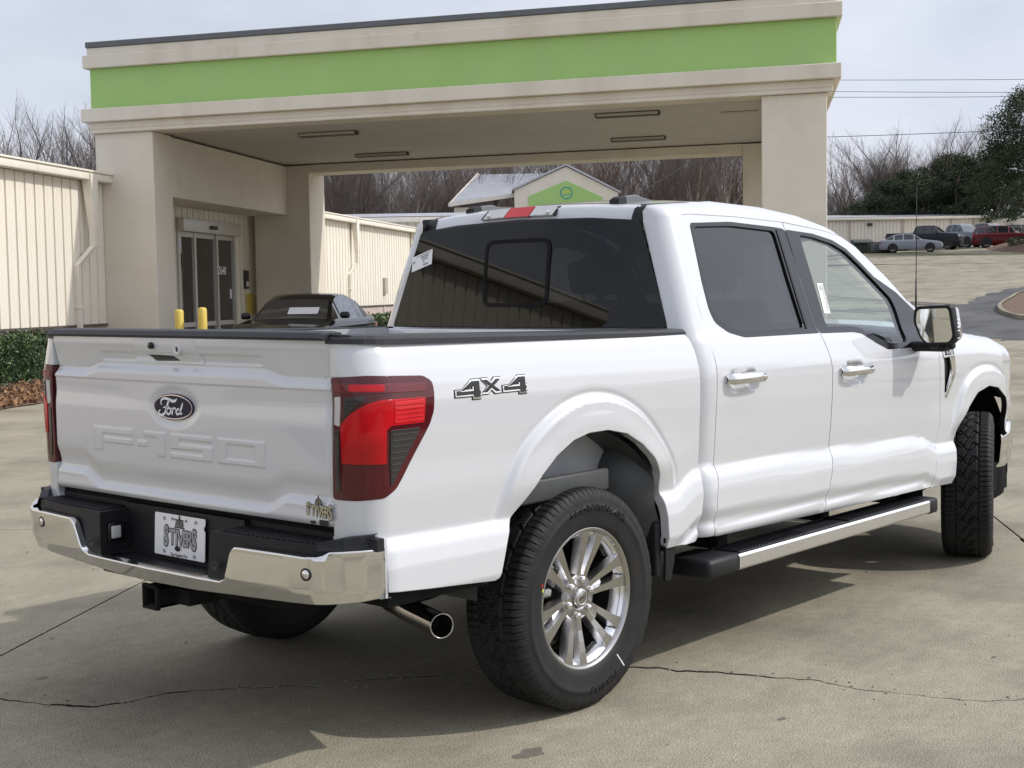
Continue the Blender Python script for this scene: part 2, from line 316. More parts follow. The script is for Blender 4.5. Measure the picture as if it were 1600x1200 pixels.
# ================================================================= the pickup truck
mat('paint', (.575,.585,.60), .26, coat=1., var=.008, vscale=2); MATS['paint'].node_tree.nodes['Principled BSDF'].inputs['Coat IOR'].default_value = 1.62
mat('paint_inner', (.42,.43,.44), .5, var=.06, vscale=9, bump=.05)
mat('liner', (.055,.058,.058), .5, var=.2, vscale=6, bump=.1)
mat('black_plastic', (.013,.0135,.015), .5, spec=.35, var=.12, vscale=30, bump=.12, bscale=400)
mat('grey_plastic', (.028,.029,.031), .45, spec=.4, var=.1, vscale=20, bump=.08, bscale=300)
mat('gloss_black', (.008,.008,.009), .15, coat=.15, spec=.4)
mat('rubber', (.015,.015,.0155), .62, spec=.35, var=.25, vscale=8, bump=.15, bscale=160, dirt=((.022,.020,.018), 5, .52, .75))
mat('rubber_letter', (.004,.004,.004), .45)
mat('chrome', (.78,.77,.75), .07, metal=1., var=.03, vscale=6, bump=.012, bscale=5)
mat('steel', (.50,.48,.45), .16, metal=1., var=.12, vscale=5, stretch=(1,6,1), bump=.01)
mat('alloy_face', (.44,.43,.41), .24, metal=1., var=.03, vscale=8)
mat('alloy_bright', (.82,.82,.83), .25, metal=1.)
mat('underbody', (.010,.010,.010), .8, spec=.2, var=.4, vscale=7, bump=.2)
mat('lens_dark', (.070,.001,.005), .08, coat=.45)
mat('lens_red', (.46,.003,.008), .12, coat=.35, spec=.35, var=.25, vscale=5)
mat('lens_red2', (.62,.012,.018), .10, coat=1., var=.15, vscale=9)
mat('lens_maroon', (.12,.002,.009), .08, coat=.5)
mat('lens_smoke', (.022,.020,.020), .12, coat=.7)
mat('lens_clear', (.50,.50,.49), .12, coat=.4)
mat('chalk_yellow', (.6,.65,.1), .6)
mat('bracket_grey', (.12,.122,.125), .4)
mat('white_print', (.80,.80,.80), .4)
mat('black_print', (.02,.02,.02), .5)
mat('grey_print', (.32,.33,.34), .4)
mat('gold_print', (.42,.38,.25), .4)
mat('blue_oval', (.006,.009,.03), .22, spec=.3)
mat('seat', (.035,.035,.038), .7, bump=.1)
mat('mirror_glass', (.85,.87,.86), .02, metal=1.)
tinted('glass_privacy', (.028,.030,.038), .01, .62, base=.0, gain=1.15)
tinted('glass_privacy_side', (.05,.052,.058), .01, .8, base=.0, gain=1.35)
tinted('glass_side', (.86,.93,.90), .01, .9, base=.02, gain=1.2)
TRUCK = thing('pickup_truck', 'white crew cab pickup truck with chrome rear bumper parked in the foreground', 'pickup truck')
OUT_R = lambda X: np.stack([np.zeros(len(X)), -np.ones(len(X)), np.zeros(len(X))], 1)
def both(name, mb, mats, right_parent=None, left_parent=None, **kw):
    a = mb.build(name, mats, right_parent or TRUCK, **kw); b = mb.mirror().build(name, mats, left_parent or TRUCK, **kw); return a, b
# ---- bed side
def corner_out(X): q = X-np.array([-.7, -.2, 1.0]); q[:, 2] = 0; return q
zs = np.array([1.421,1.40,1.35,1.30,1.2,1.1,1.0,.9,.80,.76])
rear = [(float(bed_send(z)), float(z)) for z in zs]
bo = rear+[(-1.17,.752),(-1.03,.745),(-1.028,.626),(-.53,.579)]+[(a, b) for a, b in _AR[1:-1]]+[(.50,.535),(.700,.533),(.712,.60),(.738,.713),(.741,.79),(.752,.82),(.740,1.0),(.736,1.233),(.733,1.31),(.722,1.36),(.700,1.386)]+[(0.,1.398),(-.677,1.412),(-1.10,1.421)]
bo = np.array(bo)
LAMP = [(float(bed_send(1.30))+.002,1.300),(-1.067,1.306),(-.845,1.296),(-.812,1.278),(-.806,1.245),(-.810,1.183),(-.828,1.143),(-.884,1.068),(-.944,.985),(-.975,.948),(-1.02,.923),(-1.104,.918),(float(bed_send(.92))+.002,.918)]
# the lamp cuts the rear edge: splice it into the outline
i0 = [i for i, (a, b) in enumerate(rear) if b > 1.30][-1]
o2 = rear[:i0+1]+[(float(bed_send(1.306)), 1.306)]+[(a, b) for a, b in LAMP[1:-1]]+[(float(bed_send(.912)), .914)]+[p for p in rear if p[1] < .91]+[tuple(p) for p in bo[len(rear):]]
m = MB(); panel(m, o2, bed_map, corner_out, h=.0095, r=.004, lip=.035); BED = both('bed_side', m, 'paint')
# ---- tail lamps
def lampzone(mb, poly, off, mt, h=.025, rd=.008): panel(mb, roundpoly(poly, rd), bed_map, corner_out, h=h, r=.0015, lip=.006, mat=mt, off=off)
m = MB(); panel(m, roundpoly(LAMP, .012), bed_map, corner_out, h=.025, r=.004, lip=.03, off=.003); L1 = both('tail_lamp', m, 'lens_dark')
def lampsub(name, poly, off, mt, rd=.008):
    m = MB(); lampzone(m, poly, off, 0, rd=rd); both(name, m, mt, L1[0], L1[1])
lampsub('upper_reflector', [(-1.192,1.284),(-.842,1.276),(-.838,1.250),(-1.194,1.258)], .0052, 'lens_maroon')
lampsub('reflector_core', [(-1.13,1.281),(-1.02,1.278),(-1.02,1.259),(-1.13,1.261)], .0060, 'lens_red', .004)
lampsub('stop_lens', [(-1.167,1.150),(-1.127,1.191),(-1.077,1.219),(-1.033,1.231),(-.848,1.229),(-.856,1.150),(-1.0,1.150),(-1.018,1.136),(-1.015,1.030),(-1.158,1.033)], .0060, 'lens_red', .006)
lampsub('side_marker', [(-.985,1.222),(-.856,1.222),(-.862,1.158),(-.985,1.158)], .0078, 'lens_red2', .004)
lampsub('reverse_lens', [(-1.150,1.240),(-1.075,1.243),(-1.115,1.212),(-1.155,1.175)], .0052, 'lens_smoke')
lampsub('reverse_lens', [(-1.002,1.133),(-.874,1.133),(-.935,1.045),(-.998,.955)], .0060, 'lens_smoke')
lampsub('clear_strip', [(-1.190,1.240),(-1.166,1.242),(-1.172,1.150),(-1.193,1.155)], .0060, 'lens_clear', .004)
lampsub('clear_strip', [(-1.192,1.135),(-1.176,1.137),(-1.166,.944),(-1.182,.944)], .0060, 'lens_smoke', .004)
m = MB()
for k in range(9):
    z = 1.12-.019*k; x1 = -.884-(1.12-z)*.72
    if x1 < -.985: break
    panel(m, [(-.996,z),(x1,z),(x1,z-.004),(-.996,z-.004)], bed_map, corner_out, h=.03, r=.001, lip=.002, off=.0072)
for k in range(3): panel(m, [(-1.147,1.232-.014*k),(-1.095-.012*k,1.232-.014*k),(-1.095-.012*k,1.228-.014*k),(-1.147,1.228-.014*k)], bed_map, corner_out, h=.03, r=.001, lip=.002, off=.0064)
both('lens_rib', m, 'grey_plastic', L1[0], L1[1], kind='stuff')
m = MB()
for k in range(4): panel(m, [(-.98,1.214-.014*k),(-.862,1.214-.014*k),(-.862,1.211-.014*k),(-.98,1.211-.014*k)], bed_map, corner_out, h=.04, r=.001, lip=.002, off=.0092)
both('lens_rib', m, 'lens_red', L1[0], L1[1], kind='stuff')
# ---- 4X4 badge on the bed side
def badge_layer(mb, polys, off, mt, d=.004):
    for p in polys: panel(mb, p, lambda s, z: bed_map(s, z), OUT_R, h=.03, r=.001, lip=d, mat=mt, off=off)
def four(x, z, w, h, t, e):   # a block 4: open diagonal form, returned as strips; e grows every strip
    return [[(x-e,z+.20*h-e),(x+w*.62,z+h+e),(x+w*.92+e,z+h+e),(x+w*.92+e,z+h-t),(x+w*.66,z+h-t*1.1),(x+w*.30,z+.20*h+t*.9),(x-e,z+.20*h+t*.9)],
            [(x-e,z+.17*h-e),(x+w*.98+e,z+.17*h-e),(x+w*.98+e,z+.17*h+t+e),(x-e,z+.17*h+t+e)], [(x+w*.66-e,z-e),(x+w*.94+e,z-e),(x+w*.94+e,z+h+e),(x+w*.66-e,z+h+e)]]
def ex(x, z, w, h, t, e):
    return [[(x-e,z-e),(x+t+e,z-e),(x+w+e,z+h+e),(x+w-t-e,z+h+e)], [(x-e,z+h+e),(x+t+e,z+h+e),(x+w+e,z-e),(x+w-t-e,z-e)]]
m = MB()
for e, off, mt, tt in ((.004,.0015,0,.019),(.001,.004,1,.019),(-.0045,.0055,2,.019)):
    polys = four(-.706,1.209,.128,.062,tt,e)+ex(-.578,1.222,.098,.050,.030,e)+four(-.470,1.212,.128,.060,tt,e)
    for i, p in enumerate(polys): badge_layer(m, [p], off+.00035*(i % 3), mt)
both('four_by_four_badge', m, ['black_print', 'chrome', 'grey_plastic'])
# ---- bed rail caps, inner bed, tailgate cap
def railmb():
    m = MB(); ss = np.concatenate([np.linspace(-1.200, -.985, 7), np.linspace(-.9, .715, 10)])
    P = []
    for q in ss:
        B_ = bed_map(np.array([q]), np.array([1.385]))[0]; x, y = B_[0], B_[1]; Z = float(np.interp(x, [-1.1,-.677,0,.70], [1.4225,1.413,1.399,1.3875])); xi = max(x, -1.10); n_ = np.array([x+1.0, 0]) if q < -.985 else None
        o_ = [(x-.004*(q < -1.05), y-.004, Z-.014), (x-.004*(q < -1.05), y-.003, Z+.002), (x+.008*(q < -1.05), y+.010, Z+.012)]
        P.append(o_+[(xi, min(max(v, y+.012), -.79), Z+dz) for v, dz in ((-.895,.014),(-.893,.008),(-.884,.008),(-.882,.014),(-.862,.015),(-.860,.009),(-.850,.009),(-.848,.015),(-.800,.016),(-.790,.010),(-.790,-.05))])
    P = np.array(P); m.grid(P[:, ::-1], smooth=False); m.add(P[0], [tuple(range(P.shape[1]))]); m.add(P[-1], [tuple(range(P.shape[1]))[::-1]]); return m
both('bed_rail_cap', railmb(), 'grey_plastic')
m = MB(); m.box((-1.09,-.792,.86), (.66,-.780,1.40)); m.box((-.52,-.78,.86), (.50,-.60,1.10)); both('bed_inner_wall', m, 'paint_inner')
m = MB(); m.box((-1.10,-.79,.845), (.70,.79,.86))
for k in range(12): m.rbox((-1.08,-.55+.1*k-.02,.86), (.64,-.55+.1*k+.02,.872), .006)
m.build('bed_floor', 'paint_inner', TRUCK)
m = MB(); m.rbox((.664,-.90,.60), (.700,.90,1.395), .01); m.build('bed_front_panel', 'paint', TRUCK)
# ---- tailgate: sculpted height field
FL = [(.523,.470,.992,1.080),(.500,.262,1.056,1.080),(.455,.262,1.022,1.042),(.232,.172,1.022,1.042),(.105,.055,.992,1.078),(.190,.100,1.060,1.078),
      (.022,-.222,1.060,1.078),(.022,-.030,1.026,1.078),(.022,-.222,1.026,1.044),(-.170,-.222,.992,1.044),(.022,-.222,.992,1.010),
      (-.250,-.300,.992,1.078),(-.455,-.505,.992,1.078),(-.250,-.505,1.060,1.078),(-.250,-.505,.992,1.010)]
def tg_map(y, z):
    y = np.asarray(y, float); z = np.asarray(z, float)
    ay = np.abs(y)
    zb = .918-.045*sstep((.62-ay)/.13); zt = 1.300+.022*sstep((.60-ay)/.12)
    p = .016*sstep((zb+.085-z)/.08)*(z > zb-.001)*1.0
    p = np.where(z <= zb, .016*(1-sstep((zb-z)/.035)), p)
    p = p-.004*sstep((.88-z)/.05)+.012*np.clip((.85-z)/.03, 0, 1)**2
    q = np.clip((1.398-z)/(1.398-zt), 0, 1); up = .022*q*sstep((1.402-z)/.02)
    up = np.where(z < zt, .022*(1-sstep((zt-z)/.036)), up); p = p+up
    tr = sstep((.50-ay)/.05)*sstep((z-zt-.004)/.012)*sstep((1.368-z)/.01); p = p+.007*tr
    p = p+.0035*sstep((1.264-z)/.008)-.0035*sstep((1.20-z)/.06)
    e = np.sqrt((y/.165)**2+((z-1.174)/.082)**2); p = p+.008*sstep((1-e)/.35)
    p = p+.006*np.exp(-((z-1.20-.02*ay)/.03)**2)*sstep((ay-.2)/.2)*.4
    for y1, y0, z0, z1 in FL:
        d = np.minimum(np.minimum(y-y0, y1-y), np.minimum(z-z0, z1-z)); p = p+0
        s_ = sstep(d/.006+.5); p = np.maximum(p, p) if False else p
        FLd.append(s_)
    L_ = np.max(FLd, 0) if FLd else 0; FLd.clear(); p = p-.0032*L_
    p = p-.016*(1-sstep((.832-ay)/.03))*-1*.6
    return np.stack([-1.122+p+.012*(ay/.83)**2, y, z+0*y], -1)
FLd = []
tgo = roundpoly([(.824,.826),(.824,1.421),(-.824,1.421),(-.824,.826)], .010)
m = MB()
yy = np.linspace(-.824, .824, 330); zz = np.linspace(.826, 1.421, 150); Y_, Z_ = np.meshgrid(yy, zz); X_ = tg_map(Y_.ravel(), Z_.ravel())
e = 1.5e-3; du = tg_map(Y_.ravel()+e, Z_.ravel())-tg_map(Y_.ravel()-e, Z_.ravel()); dv = tg_map(Y_.ravel(), Z_.ravel()+e)-tg_map(Y_.ravel(), Z_.ravel()-e)
N_ = np.cross(du, dv); N_ /= np.linalg.norm(N_, axis=1)[:, None]; N_ *= np.where(N_[:, :1] < 0, 1, -1)
P = X_.reshape(150, 330, 3); m.grid(P[:, ::-1], normals=N_.reshape(150, 330, 3)[:, ::-1])
for side_ in (0, -1):
    e0 = P[:, side_]; e1 = e0+np.array([.004,(-1 if side_ == 0 else 1)*.003,0]); e2 = e1+np.array([.05,0,0]); g = np.stack([e0, e1, e2], 1); m.grid(g if side_ == 0 else g[:, ::-1], smooth=True)
for r_ in (0, -1):
    e0 = P[r_]; e1 = e0+np.array([.004,0,(-1 if r_ == 0 else 1)*.003]); e2 = e1+np.array([.05,0,0]); g = np.stack([e0, e1, e2], 1); m.grid(g[:, ::-1] if r_ == 0 else g, smooth=True)
m.box((-1.075,-.82,.83), (-1.06,.82,1.42)); TG = m.build('tailgate', 'paint', TRUCK)
def tgp(off): return lambda y, z: tg_map(y, z)+np.array([-off, 0, 0])
m = MB(); panel(m, roundpoly([(.243,1.426),(.243,1.385),(.265,1.332),(-.163,1.328),(-.145,1.372),(-.128,1.426)], .006), tgp(0), (-1,0,0), holes=[roundpoly([(.175,1.359),(.015,1.357),(-.026,1.338),(.128,1.336)], .005)], h=.02, r=.0015, lip=.012, off=.0022); m.build('handle_trim', 'paint', TG)
m = MB(); panel(m, [(.185,1.362),(.02,1.360),(-.035,1.334),(.12,1.332)], tgp(.0006), (-1,0,0), h=.04, rim=False); m.build('handle_slot', 'grey_plastic', TG)
m = MB(); T = TR(-1.112,.118,1.391,ry=0); m.lathe([(0,.012),(.010,.012),(.012,.008),(.012,-.01)], 20, T=Matrix.Translation((-1.124,.118,1.391))@Matrix.Rotation(-PI/2, 4, 'Z')); m.build('camera', 'gloss_black', TG)
m = MB(); TT = Matrix.Translation((-1.117,-.033,1.379))@Matrix.Rotation(-PI/2, 4, 'Z'); m.lathe([(.021,-.01),(.021,.006),(.018,.009),(.010,.008),(.009,.004)], 24, 0, TT); m.lathe([(.009,.004),(.0,.005)], 16, 1, TT); m.build('lock', ['paint', 'black_print'], TG)
# tailgate cap
m = MB(); prof = [(-1.125,1.419),(-1.130,1.428),(-1.118,1.444),(-1.105,1.449),(-1.05,1.449),(-1.045,1.42)]; ys = np.array([-.822,-.78,-.4,0,.4,.70,.74,.79,.822]); dz = np.array([-.006,-.001,0,0,0,0,-.002,-.002,-.006])*1.
P = np.array([[(x, y, 1.419+(z-1.419)*(1+d/.03)) for x, z in prof] for y, d in zip(ys, dz)]); m.grid(P, smooth=False); m.add(P[0], [tuple(range(6))[::-1]]); m.add(P[-1], [tuple(range(6))]); m.build('tailgate_cap', 'grey_plastic', TRUCK)
# ---- oval maker's badge with its script
EX = -1.113
def oval(a, b, n=48): return [(a*math.cos(2*PI*k/n), b*math.sin(2*PI*k/n)) for k in range(n)]
bp = lambda d: (lambda a, b, t=0: (EX-d-t, .006-a, 1.174+b))
m = MB()
for a, b, d, mt in ((.119,.0475,.006,0),(.116,.0445,.0075,1),(.1115,.0405,.009,0)): m.prism(oval(a, b), 0, d, bp(0), mt)
C0 = (1200, 840); sc = 1/1490.
def bpt(p): return ((p[0]-C0[0])*sc*1.0, -((p[1]-C0[1])-(p[0]-C0[0])*.18)*sc*.62)
strokes = [([(1108,812),(1098,792),(1104,768),(1130,757),(1165,768),(1200,788),(1228,790),(1243,775)],[6,9,12,14,16,18,16,5]), ([(1172,775),(1158,812),(1146,850),(1130,884),(1105,898),(1080,886),(1076,866),(1092,850)],[12,16,16,16,14,13,12,6]),
 ([(1118,836),(1140,832),(1172,834)],[6,10,6]), ([(1165,845),(1150,858),(1148,882),(1162,898),(1180,888),(1186,864),(1176,848),(1165,845)],[10,12,13,12,12,12,10,10]),
 ([(1190,848),(1202,856),(1200,884),(1196,906)],[5,11,13,12]), ([(1202,868),(1214,852),(1226,856),(1224,868)],[6,10,12,9]), ([(1262,862),(1244,868),(1234,888),(1244,908),(1262,900),(1270,880)],[10,12,13,12,12,10]),
 ([(1296,815),(1284,850),(1272,890),(1274,908),(1290,904)],[8,14,14,12,5])]
for P_, W_ in strokes:
    S_ = spline([bpt(p) for p in P_], 6); W2 = np.interp(np.linspace(0, 1, len(S_)), np.linspace(0, 1, len(W_)), W_)*sc*.9; a, b = ribbon(S_, W2)
    V = [bp(.0098)(*p) for p in a]+[bp(.0098)(*p) for p in b]; k = len(a); m.add(V, [(i, i+1, k+i+1, k+i) for i in range(k-1)], 2)
m.build('oval_badge', ['blue_oval', 'chrome', 'white_print'], TG)
# ---- dealer sticker low on the tailgate
def dealer(mb, org, ux, uz, nrm, s, m_dark, m_face, lift=.0012):
    org, ux, uz, nrm = map(lambda q: np.array(q, float), (org, ux, uz, nrm))
    def put(t, x, y, mt, d, sx=1., sy=1.):
        V = np.concatenate(t.V); mb.add(org+(V[:, :1]*sx+x)*s*ux+(V[:, 1:2]*sy+y)*s*uz+nrm*(d+V[:, 2:3]*0+np.where(V[:, 2:3] > 0, .0004, 0)), t.F, mt)
    for off, mt, d in ((.065, m_dark, lift), (.024, m_face, lift+.0008)):
        for i, (ch, x, sc_) in enumerate((('S',-.42,1.30),('T',-.22,1.),('I',-.08,1.),('V',.05,1.),('E',.20,1.),('R',.33,1.),('S',.47,1.30))):
            put(textmb(ch, .34, .001, offset=off*.34), x, -.02-.0*x, mt, d+i*.00006, sx=.95, sy=sc_*1.2)
    def poly(P_, mt, d): P_ = [(a, b if b < .18 else .175+(b-.19)*.62) for a, b in P_]; mb.prism(P_, 0, .0005, lambda a, b, t: tuple(org+a*s*ux+b*s*uz+nrm*(d+t)), mt)
    poly([(-.16,.19),(.16,.19),(.16,.23),(-.16,.23)], m_dark, lift)
    poly([(-.13,.24),(.13,.24),(.13,.30)]+[(.13*math.cos(a), .30+.17*math.sin(a)) for a in np.linspace(.15, PI-.15, 9)]+[(-.13,.30)], m_dark, lift)
    for k in range(5): poly([(-.10+.045*k,.25),(-.085+.045*k,.25),(-.075+.037*k,.43),(-.083+.037*k,.43)], m_face, lift+.0007)
    poly([(-.03,.47),(.03,.47),(.02,.55),(.004,.60),(0,.66),(-.004,.60),(-.02,.55)], m_dark, lift)
    return poly, put
m = MB(); pl_, pt_ = dealer(m, (tg_map(np.array([-.766]), np.array([.872]))[0]-np.array([.001,0,0])), (0,-1,0), (0,0,1), (-1,0,0), .122, 0, 1)
pl_([(-.24+.11*math.cos(a), -.30+.06*math.sin(a)) for a in np.linspace(0, 2*PI, 20)[:-1]], 0, .001); pl_([(.02,-.37),(.38,-.37),(.38,-.22),(.02,-.22)], 0, .001)
m.build('dealer_sticker', ['black_print', 'gold_print'], TG)
# ---- cab side frame (roof rail, rear pillar, windscreen pillar)
def s_rear(z): xs = cab_xs(z); yg = np.interp(z, [1.41,1.86], [.822,.662]); return xs-CR*PI/2-(yside(xs, z)-CR-yg)
def cab_out(X): q = X-np.array([1.6, -.1, 1.2]); q[:, 0] *= .15; q[:, 1] = -np.abs(q[:, 1])*1.3; q[:, 2] = np.where(X[:, 2] > 1.8, .4, 0); return q
DT = [(.866,1.30),(.858,1.36),(.872,1.45),(.877,1.55),(.880,1.70),(.886,1.795),(.896,1.842),(.918,1.866),(.950,1.879),(1.01,1.884),(1.383,1.883),(1.80,1.869),(2.162,1.838),(2.429,1.798),(2.583,1.715),(2.744,1.562),(2.890,1.440),(2.995,1.352),(3.012,1.30)]
RE = [(.840,.535),(.838,.60),(.842,.69),(.866,.79),(.868,.85),(.862,1.061),(.868,1.219),(.868,1.27)]
outer = [(float(cab_xs(z)-CR*PI/2+.01), z) for z in (.535,.7,.9,1.1,1.3,1.39)]+[(float(s_rear(z)), z) for z in (1.405,1.5,1.6,1.7,1.8,1.85,1.895)]
tx = [.80,.95,1.10,1.269,1.5,1.685,1.85,2.023,2.15,2.275,2.38,2.477,2.58,2.673,2.80,2.921,3.03,3.10]
outer += [(x, float(ztop(x))-.0005) for x in tx]+[(3.10,1.33)]
g_ = .0045
inner = [(3.012+g_,1.30),(2.998+g_,1.352+g_)]+[(x+g_*.6, z+g_) for x, z in DT[::-1][2:-1]]+[(DT[0][0]-g_, DT[0][1])]+[(x-g_, z) for x, z in RE[::-1]]
m = MB(); panel(m, outer+inner, cab_map, cab_out, h=.03, r=.002, lip=.03, jamb=1); both('cab_side', m, ['paint', 'underbody'])  # inner edges coloured dark for the shade inside the door gaps
# ---- doors
RD_F = [(1.788,1.599),(1.800,1.369),(1.809,1.347),(1.821,1.296),(1.833,1.244),(1.842,1.178),(1.843,1.049),(1.845,.927),(1.843,.797),(1.822,.716),(1.788,.628),(1.766,.512)]
rdo = [(x+g_*.4, z) for x, z in RE]+DT[:11]+[(1.786,1.8695)]+RD_F+[(.86,.530)]
FD_F = [(3.012,1.25),(3.006,1.16),(3.014,1.061),(3.035,.90),(3.035,.80),(2.995,.709),(2.955,.648),(2.930,.560),(2.905,.500)]
fdo = [(x+.0075, z) for x, z in RD_F[::-1]]+[(1.794,1.869)]+DT[12:]+FD_F
RW = [(1.000,1.836),(1.318,1.849),(1.690,1.834),(1.690,1.70),(1.688,1.60),(1.694,1.371),(1.155,1.371),(1.060,1.392),(.980,1.436),(.962,1.480),(.966,1.594),(.984,1.72)]
FW = [(1.902,1.821),(2.043,1.810),(2.218,1.781),(2.330,1.742),(2.430,1.678),(2.538,1.600),(2.672,1.500),(2.690,1.440),(2.688,1.365),(2.675,1.268),(2.473,1.268),(2.365,1.300),(2.229,1.352),(2.145,1.364),(1.894,1.369),(1.900,1.60)]
RWr, FWr = roundpoly(RW, .03), roundpoly(FW, .025)
HZ = (1.188, 1.162)
def door_map(s, z):
    P_ = cab_map(s, z)
    for cx, cz in ((1.075,1.172),(2.064,1.152)):
        e_ = ((s-cx)/.125)**2+((z-cz)/.052)**2; P_[..., 1] += .022*sstep((1-e_)/.45)
    return P_
GR = MB()
m = MB(); panel(m, rdo, door_map, OUT_R, holes=[RWr], h=.022, r=.002, lip=.035, jamb=1); RD = both('rear_door', m, ['paint', 'underbody'])
m = MB(); panel(m, fdo, door_map, OUT_R, holes=[FWr], h=.022, r=.002, lip=.035, jamb=1); FD = both('front_door', m, ['paint', 'underbody'])  # dark edge colour on both doors paints shade into the shut lines
m = MB(); panel(m, [(.80,.56),(2.93,.53),(3.06,.8),(3.04,1.25),(2.9,1.235),(2.4,1.235),(2.2,1.325),(1.8,1.335),(1.1,1.34),(.84,1.42),(.80,1.3)], cab_map, OUT_R, h=.08, rim=False, off=-.034)
for poly in ([(.84,1.40),(.935,1.40),(.94,1.75),(.97,1.86),(1.3,1.868),(1.79,1.852),(2.2,1.810),(2.43,1.75),(2.6,1.65),(2.75,1.50),(2.95,1.32),(2.985,1.355),(2.76,1.555),(2.585,1.72),(2.43,1.80),(2.17,1.845),(1.8,1.876),(1.3,1.892),(.98,1.892),(.87,1.86),(.85,1.75)], [(1.715,1.34),(1.885,1.34),(1.885,1.86),(1.715,1.86)]):
    panel(m, poly, cab_map, OUT_R, h=.06, rim=False, off=-.030)
both('gap_backing', m, 'underbody')  # black sheets added behind the doors so the gaps show dark
def trims(outl, hole, par):
    m = MB(); panel(m, outl, cab_map, OUT_R, holes=[hole], h=.025, r=.0015, lip=.012, off=.0016); both('window_trim', m, 'gloss_black', *par)
trims(roundpoly([(.990,1.846),(1.318,1.860),(1.70,1.845),(1.784,1.838),(1.790,1.60),(1.799,1.372),(1.806,1.349),(1.15,1.352),(1.045,1.374),(.962,1.420),(.944,1.475),(.952,1.594),(.974,1.73)], .02), roundpoly([(1.004,1.831),(1.318,1.843),(1.684,1.828),(1.684,1.70),(1.682,1.60),(1.688,1.376),(1.157,1.376),(1.063,1.397),(.985,1.440),(.968,1.482),(.971,1.594),(.988,1.72)], .03), RD)
trims(roundpoly([(1.7925,1.836),(2.043,1.822),(2.225,1.793),(2.340,1.752),(2.440,1.688),(2.545,1.612),(2.740,1.530),(2.900,1.425),(2.985,1.335),(2.985,1.245),(2.44,1.247),(2.34,1.281),(2.215,1.334),(2.14,1.343),(1.818,1.348),(1.808,1.372),(1.797,1.60)], .012), roundpoly([(1.908,1.815),(2.043,1.804),(2.215,1.775),(2.325,1.736),(2.425,1.672),(2.533,1.594),(2.664,1.496),(2.682,1.440),(2.680,1.365),(2.668,1.274),(2.475,1.274),(2.367,1.306),(2.231,1.358),(2.147,1.370),(1.900,1.375),(1.906,1.60)], .025), FD)
m = MB(); panel(m, RWr, cab_map, OUT_R, h=.05, rim=False, off=-.008); both('window_glass', m, 'glass_privacy_side', *RD)
m = MB(); panel(m, FWr, cab_map, OUT_R, h=.05, rim=False, off=-.008); both('window_glass', m, 'glass_side', *FD)
# window divider channels on the dark pillar
m = MB(); panel(m, [(1.703,1.832),(1.716,1.832),(1.712,1.372),(1.700,1.372)], cab_map, OUT_R, h=.05, r=.002, lip=.004, off=.006); both('glass_run', m, 'black_plastic', *RD)
# sticker in the front door glass
m = MB(); panel(m, [(1.950,1.584),(2.006,1.583),(1.994,1.438),(1.934,1.440)], cab_map, OUT_R, h=.05, rim=False, off=-.0055)
for k in range(20):
    z = 1.452+.0062*k; a = 1.938+(z-1.44)*.11; panel(m, [(a+.026,z),(a+.052,z),(a+.0525,z+.0028),(a+.0265,z+.0028)], cab_map, OUT_R, h=.05, rim=False, off=-.0048, mat=1)
panel(m, [(1.962,1.570),(1.975,1.570),(1.974,1.55),(1.961,1.55)], cab_map, OUT_R, h=.05, rim=False, off=-.0048, mat=1)
m.build('window_sticker', ['white_print', 'grey_print'], FD[0])
def handle(cx, cz, par):
    m = MB(); P_ = []
    yb = -float(yside(cx, cz))
    for x, r_, o_ in ((cx-.146,.012,.004),(cx-.143,.019,.014),(cx-.12,.021,.030),(cx-.06,.020,.040),(cx+.05,.020,.040),(cx+.11,.021,.034),(cx+.138,.019,.020),(cx+.142,.012,.008)):
        P_.append([(x, yb-o_-.012*math.cos(a)*1.0, cz+.0+r_*1.15*math.sin(a)+ (.004 if abs(math.sin(a)) > .9 else 0)) for a in np.linspace(0, 2*PI, 13)[:-1]])
    P_ = np.array(P_); a, b = P_.shape[:2]
    F = [(i*b+j, i*b+(j+1) % b, (i+1)*b+(j+1) % b, (i+1)*b+j) for i in range(a-1) for j in range(b)]+[tuple(range(b)), tuple((a-1)*b+j for j in range(b))[::-1]]
    m.add(P_.reshape(-1, 3), F, 0, None, True); m.rbox((cx+.085,yb-.0475,cz-.009), (cx+.118,yb-.038,cz+.009), .003, 0)
    both('door_handle', m, 'chrome', *par)
handle(1.070, 1.182, RD); handle(2.062, 1.162, FD)
# ---- roof
def roof_map(x, y):
    x = np.asarray(x, float); y = np.asarray(y, float); xx = np.maximum(x, .885)
    ye = yside(xx, ztop(xx)-.001)-.01; z = ztop(xx)-.006+.030*(1-(y/ye)**2)+.012*sstep((xx-.85)/.3)*(1-(y/ye)**2)
    xb = .885-.02*(1-(y/.7)**2)*1.0; th = np.clip((.885-x)/.05, 0, 1.25); fl = np.maximum(0, .885-x-.0625)
    return np.stack([np.where(x > .885, x, .885-.05*np.sin(th)-fl*.32)-.03*(1-(y/.7)**2)*sstep((1.0-x)/.12), y+0*x, z-.05*(1-np.cos(th))-fl*.95], -1)
def rw_top(x): return np.array([float(yside(q, ztop(q)-.001))-.012 for q in np.atleast_1d(x)])
xr = np.array([.790,.84,.885,1.0,1.2,1.5,1.8,2.0,2.15,2.27,2.36]); wr = np.concatenate([[.598,.603,.612], rw_top(xr[3:])-.062])
ro = [(x, w_) for x, w_ in zip(xr, wr)]+[(2.46,.45),(2.50,.2),(2.51,0),(2.50,-.2),(2.46,-.45)]+[(x, -w_) for x, w_ in zip(xr[::-1], wr[::-1])]+[(.785,-.3),(.783,0),(.785,.3)]
m = MB(); panel(m, ro, roof_map, lambda X: np.stack([-.2+0*X[:, 0], 0*X[:, 0], 1+0*X[:, 0]], 1), h=.04, r=.003, lip=.015); ROOF = m.build('roof', 'paint', TRUCK)
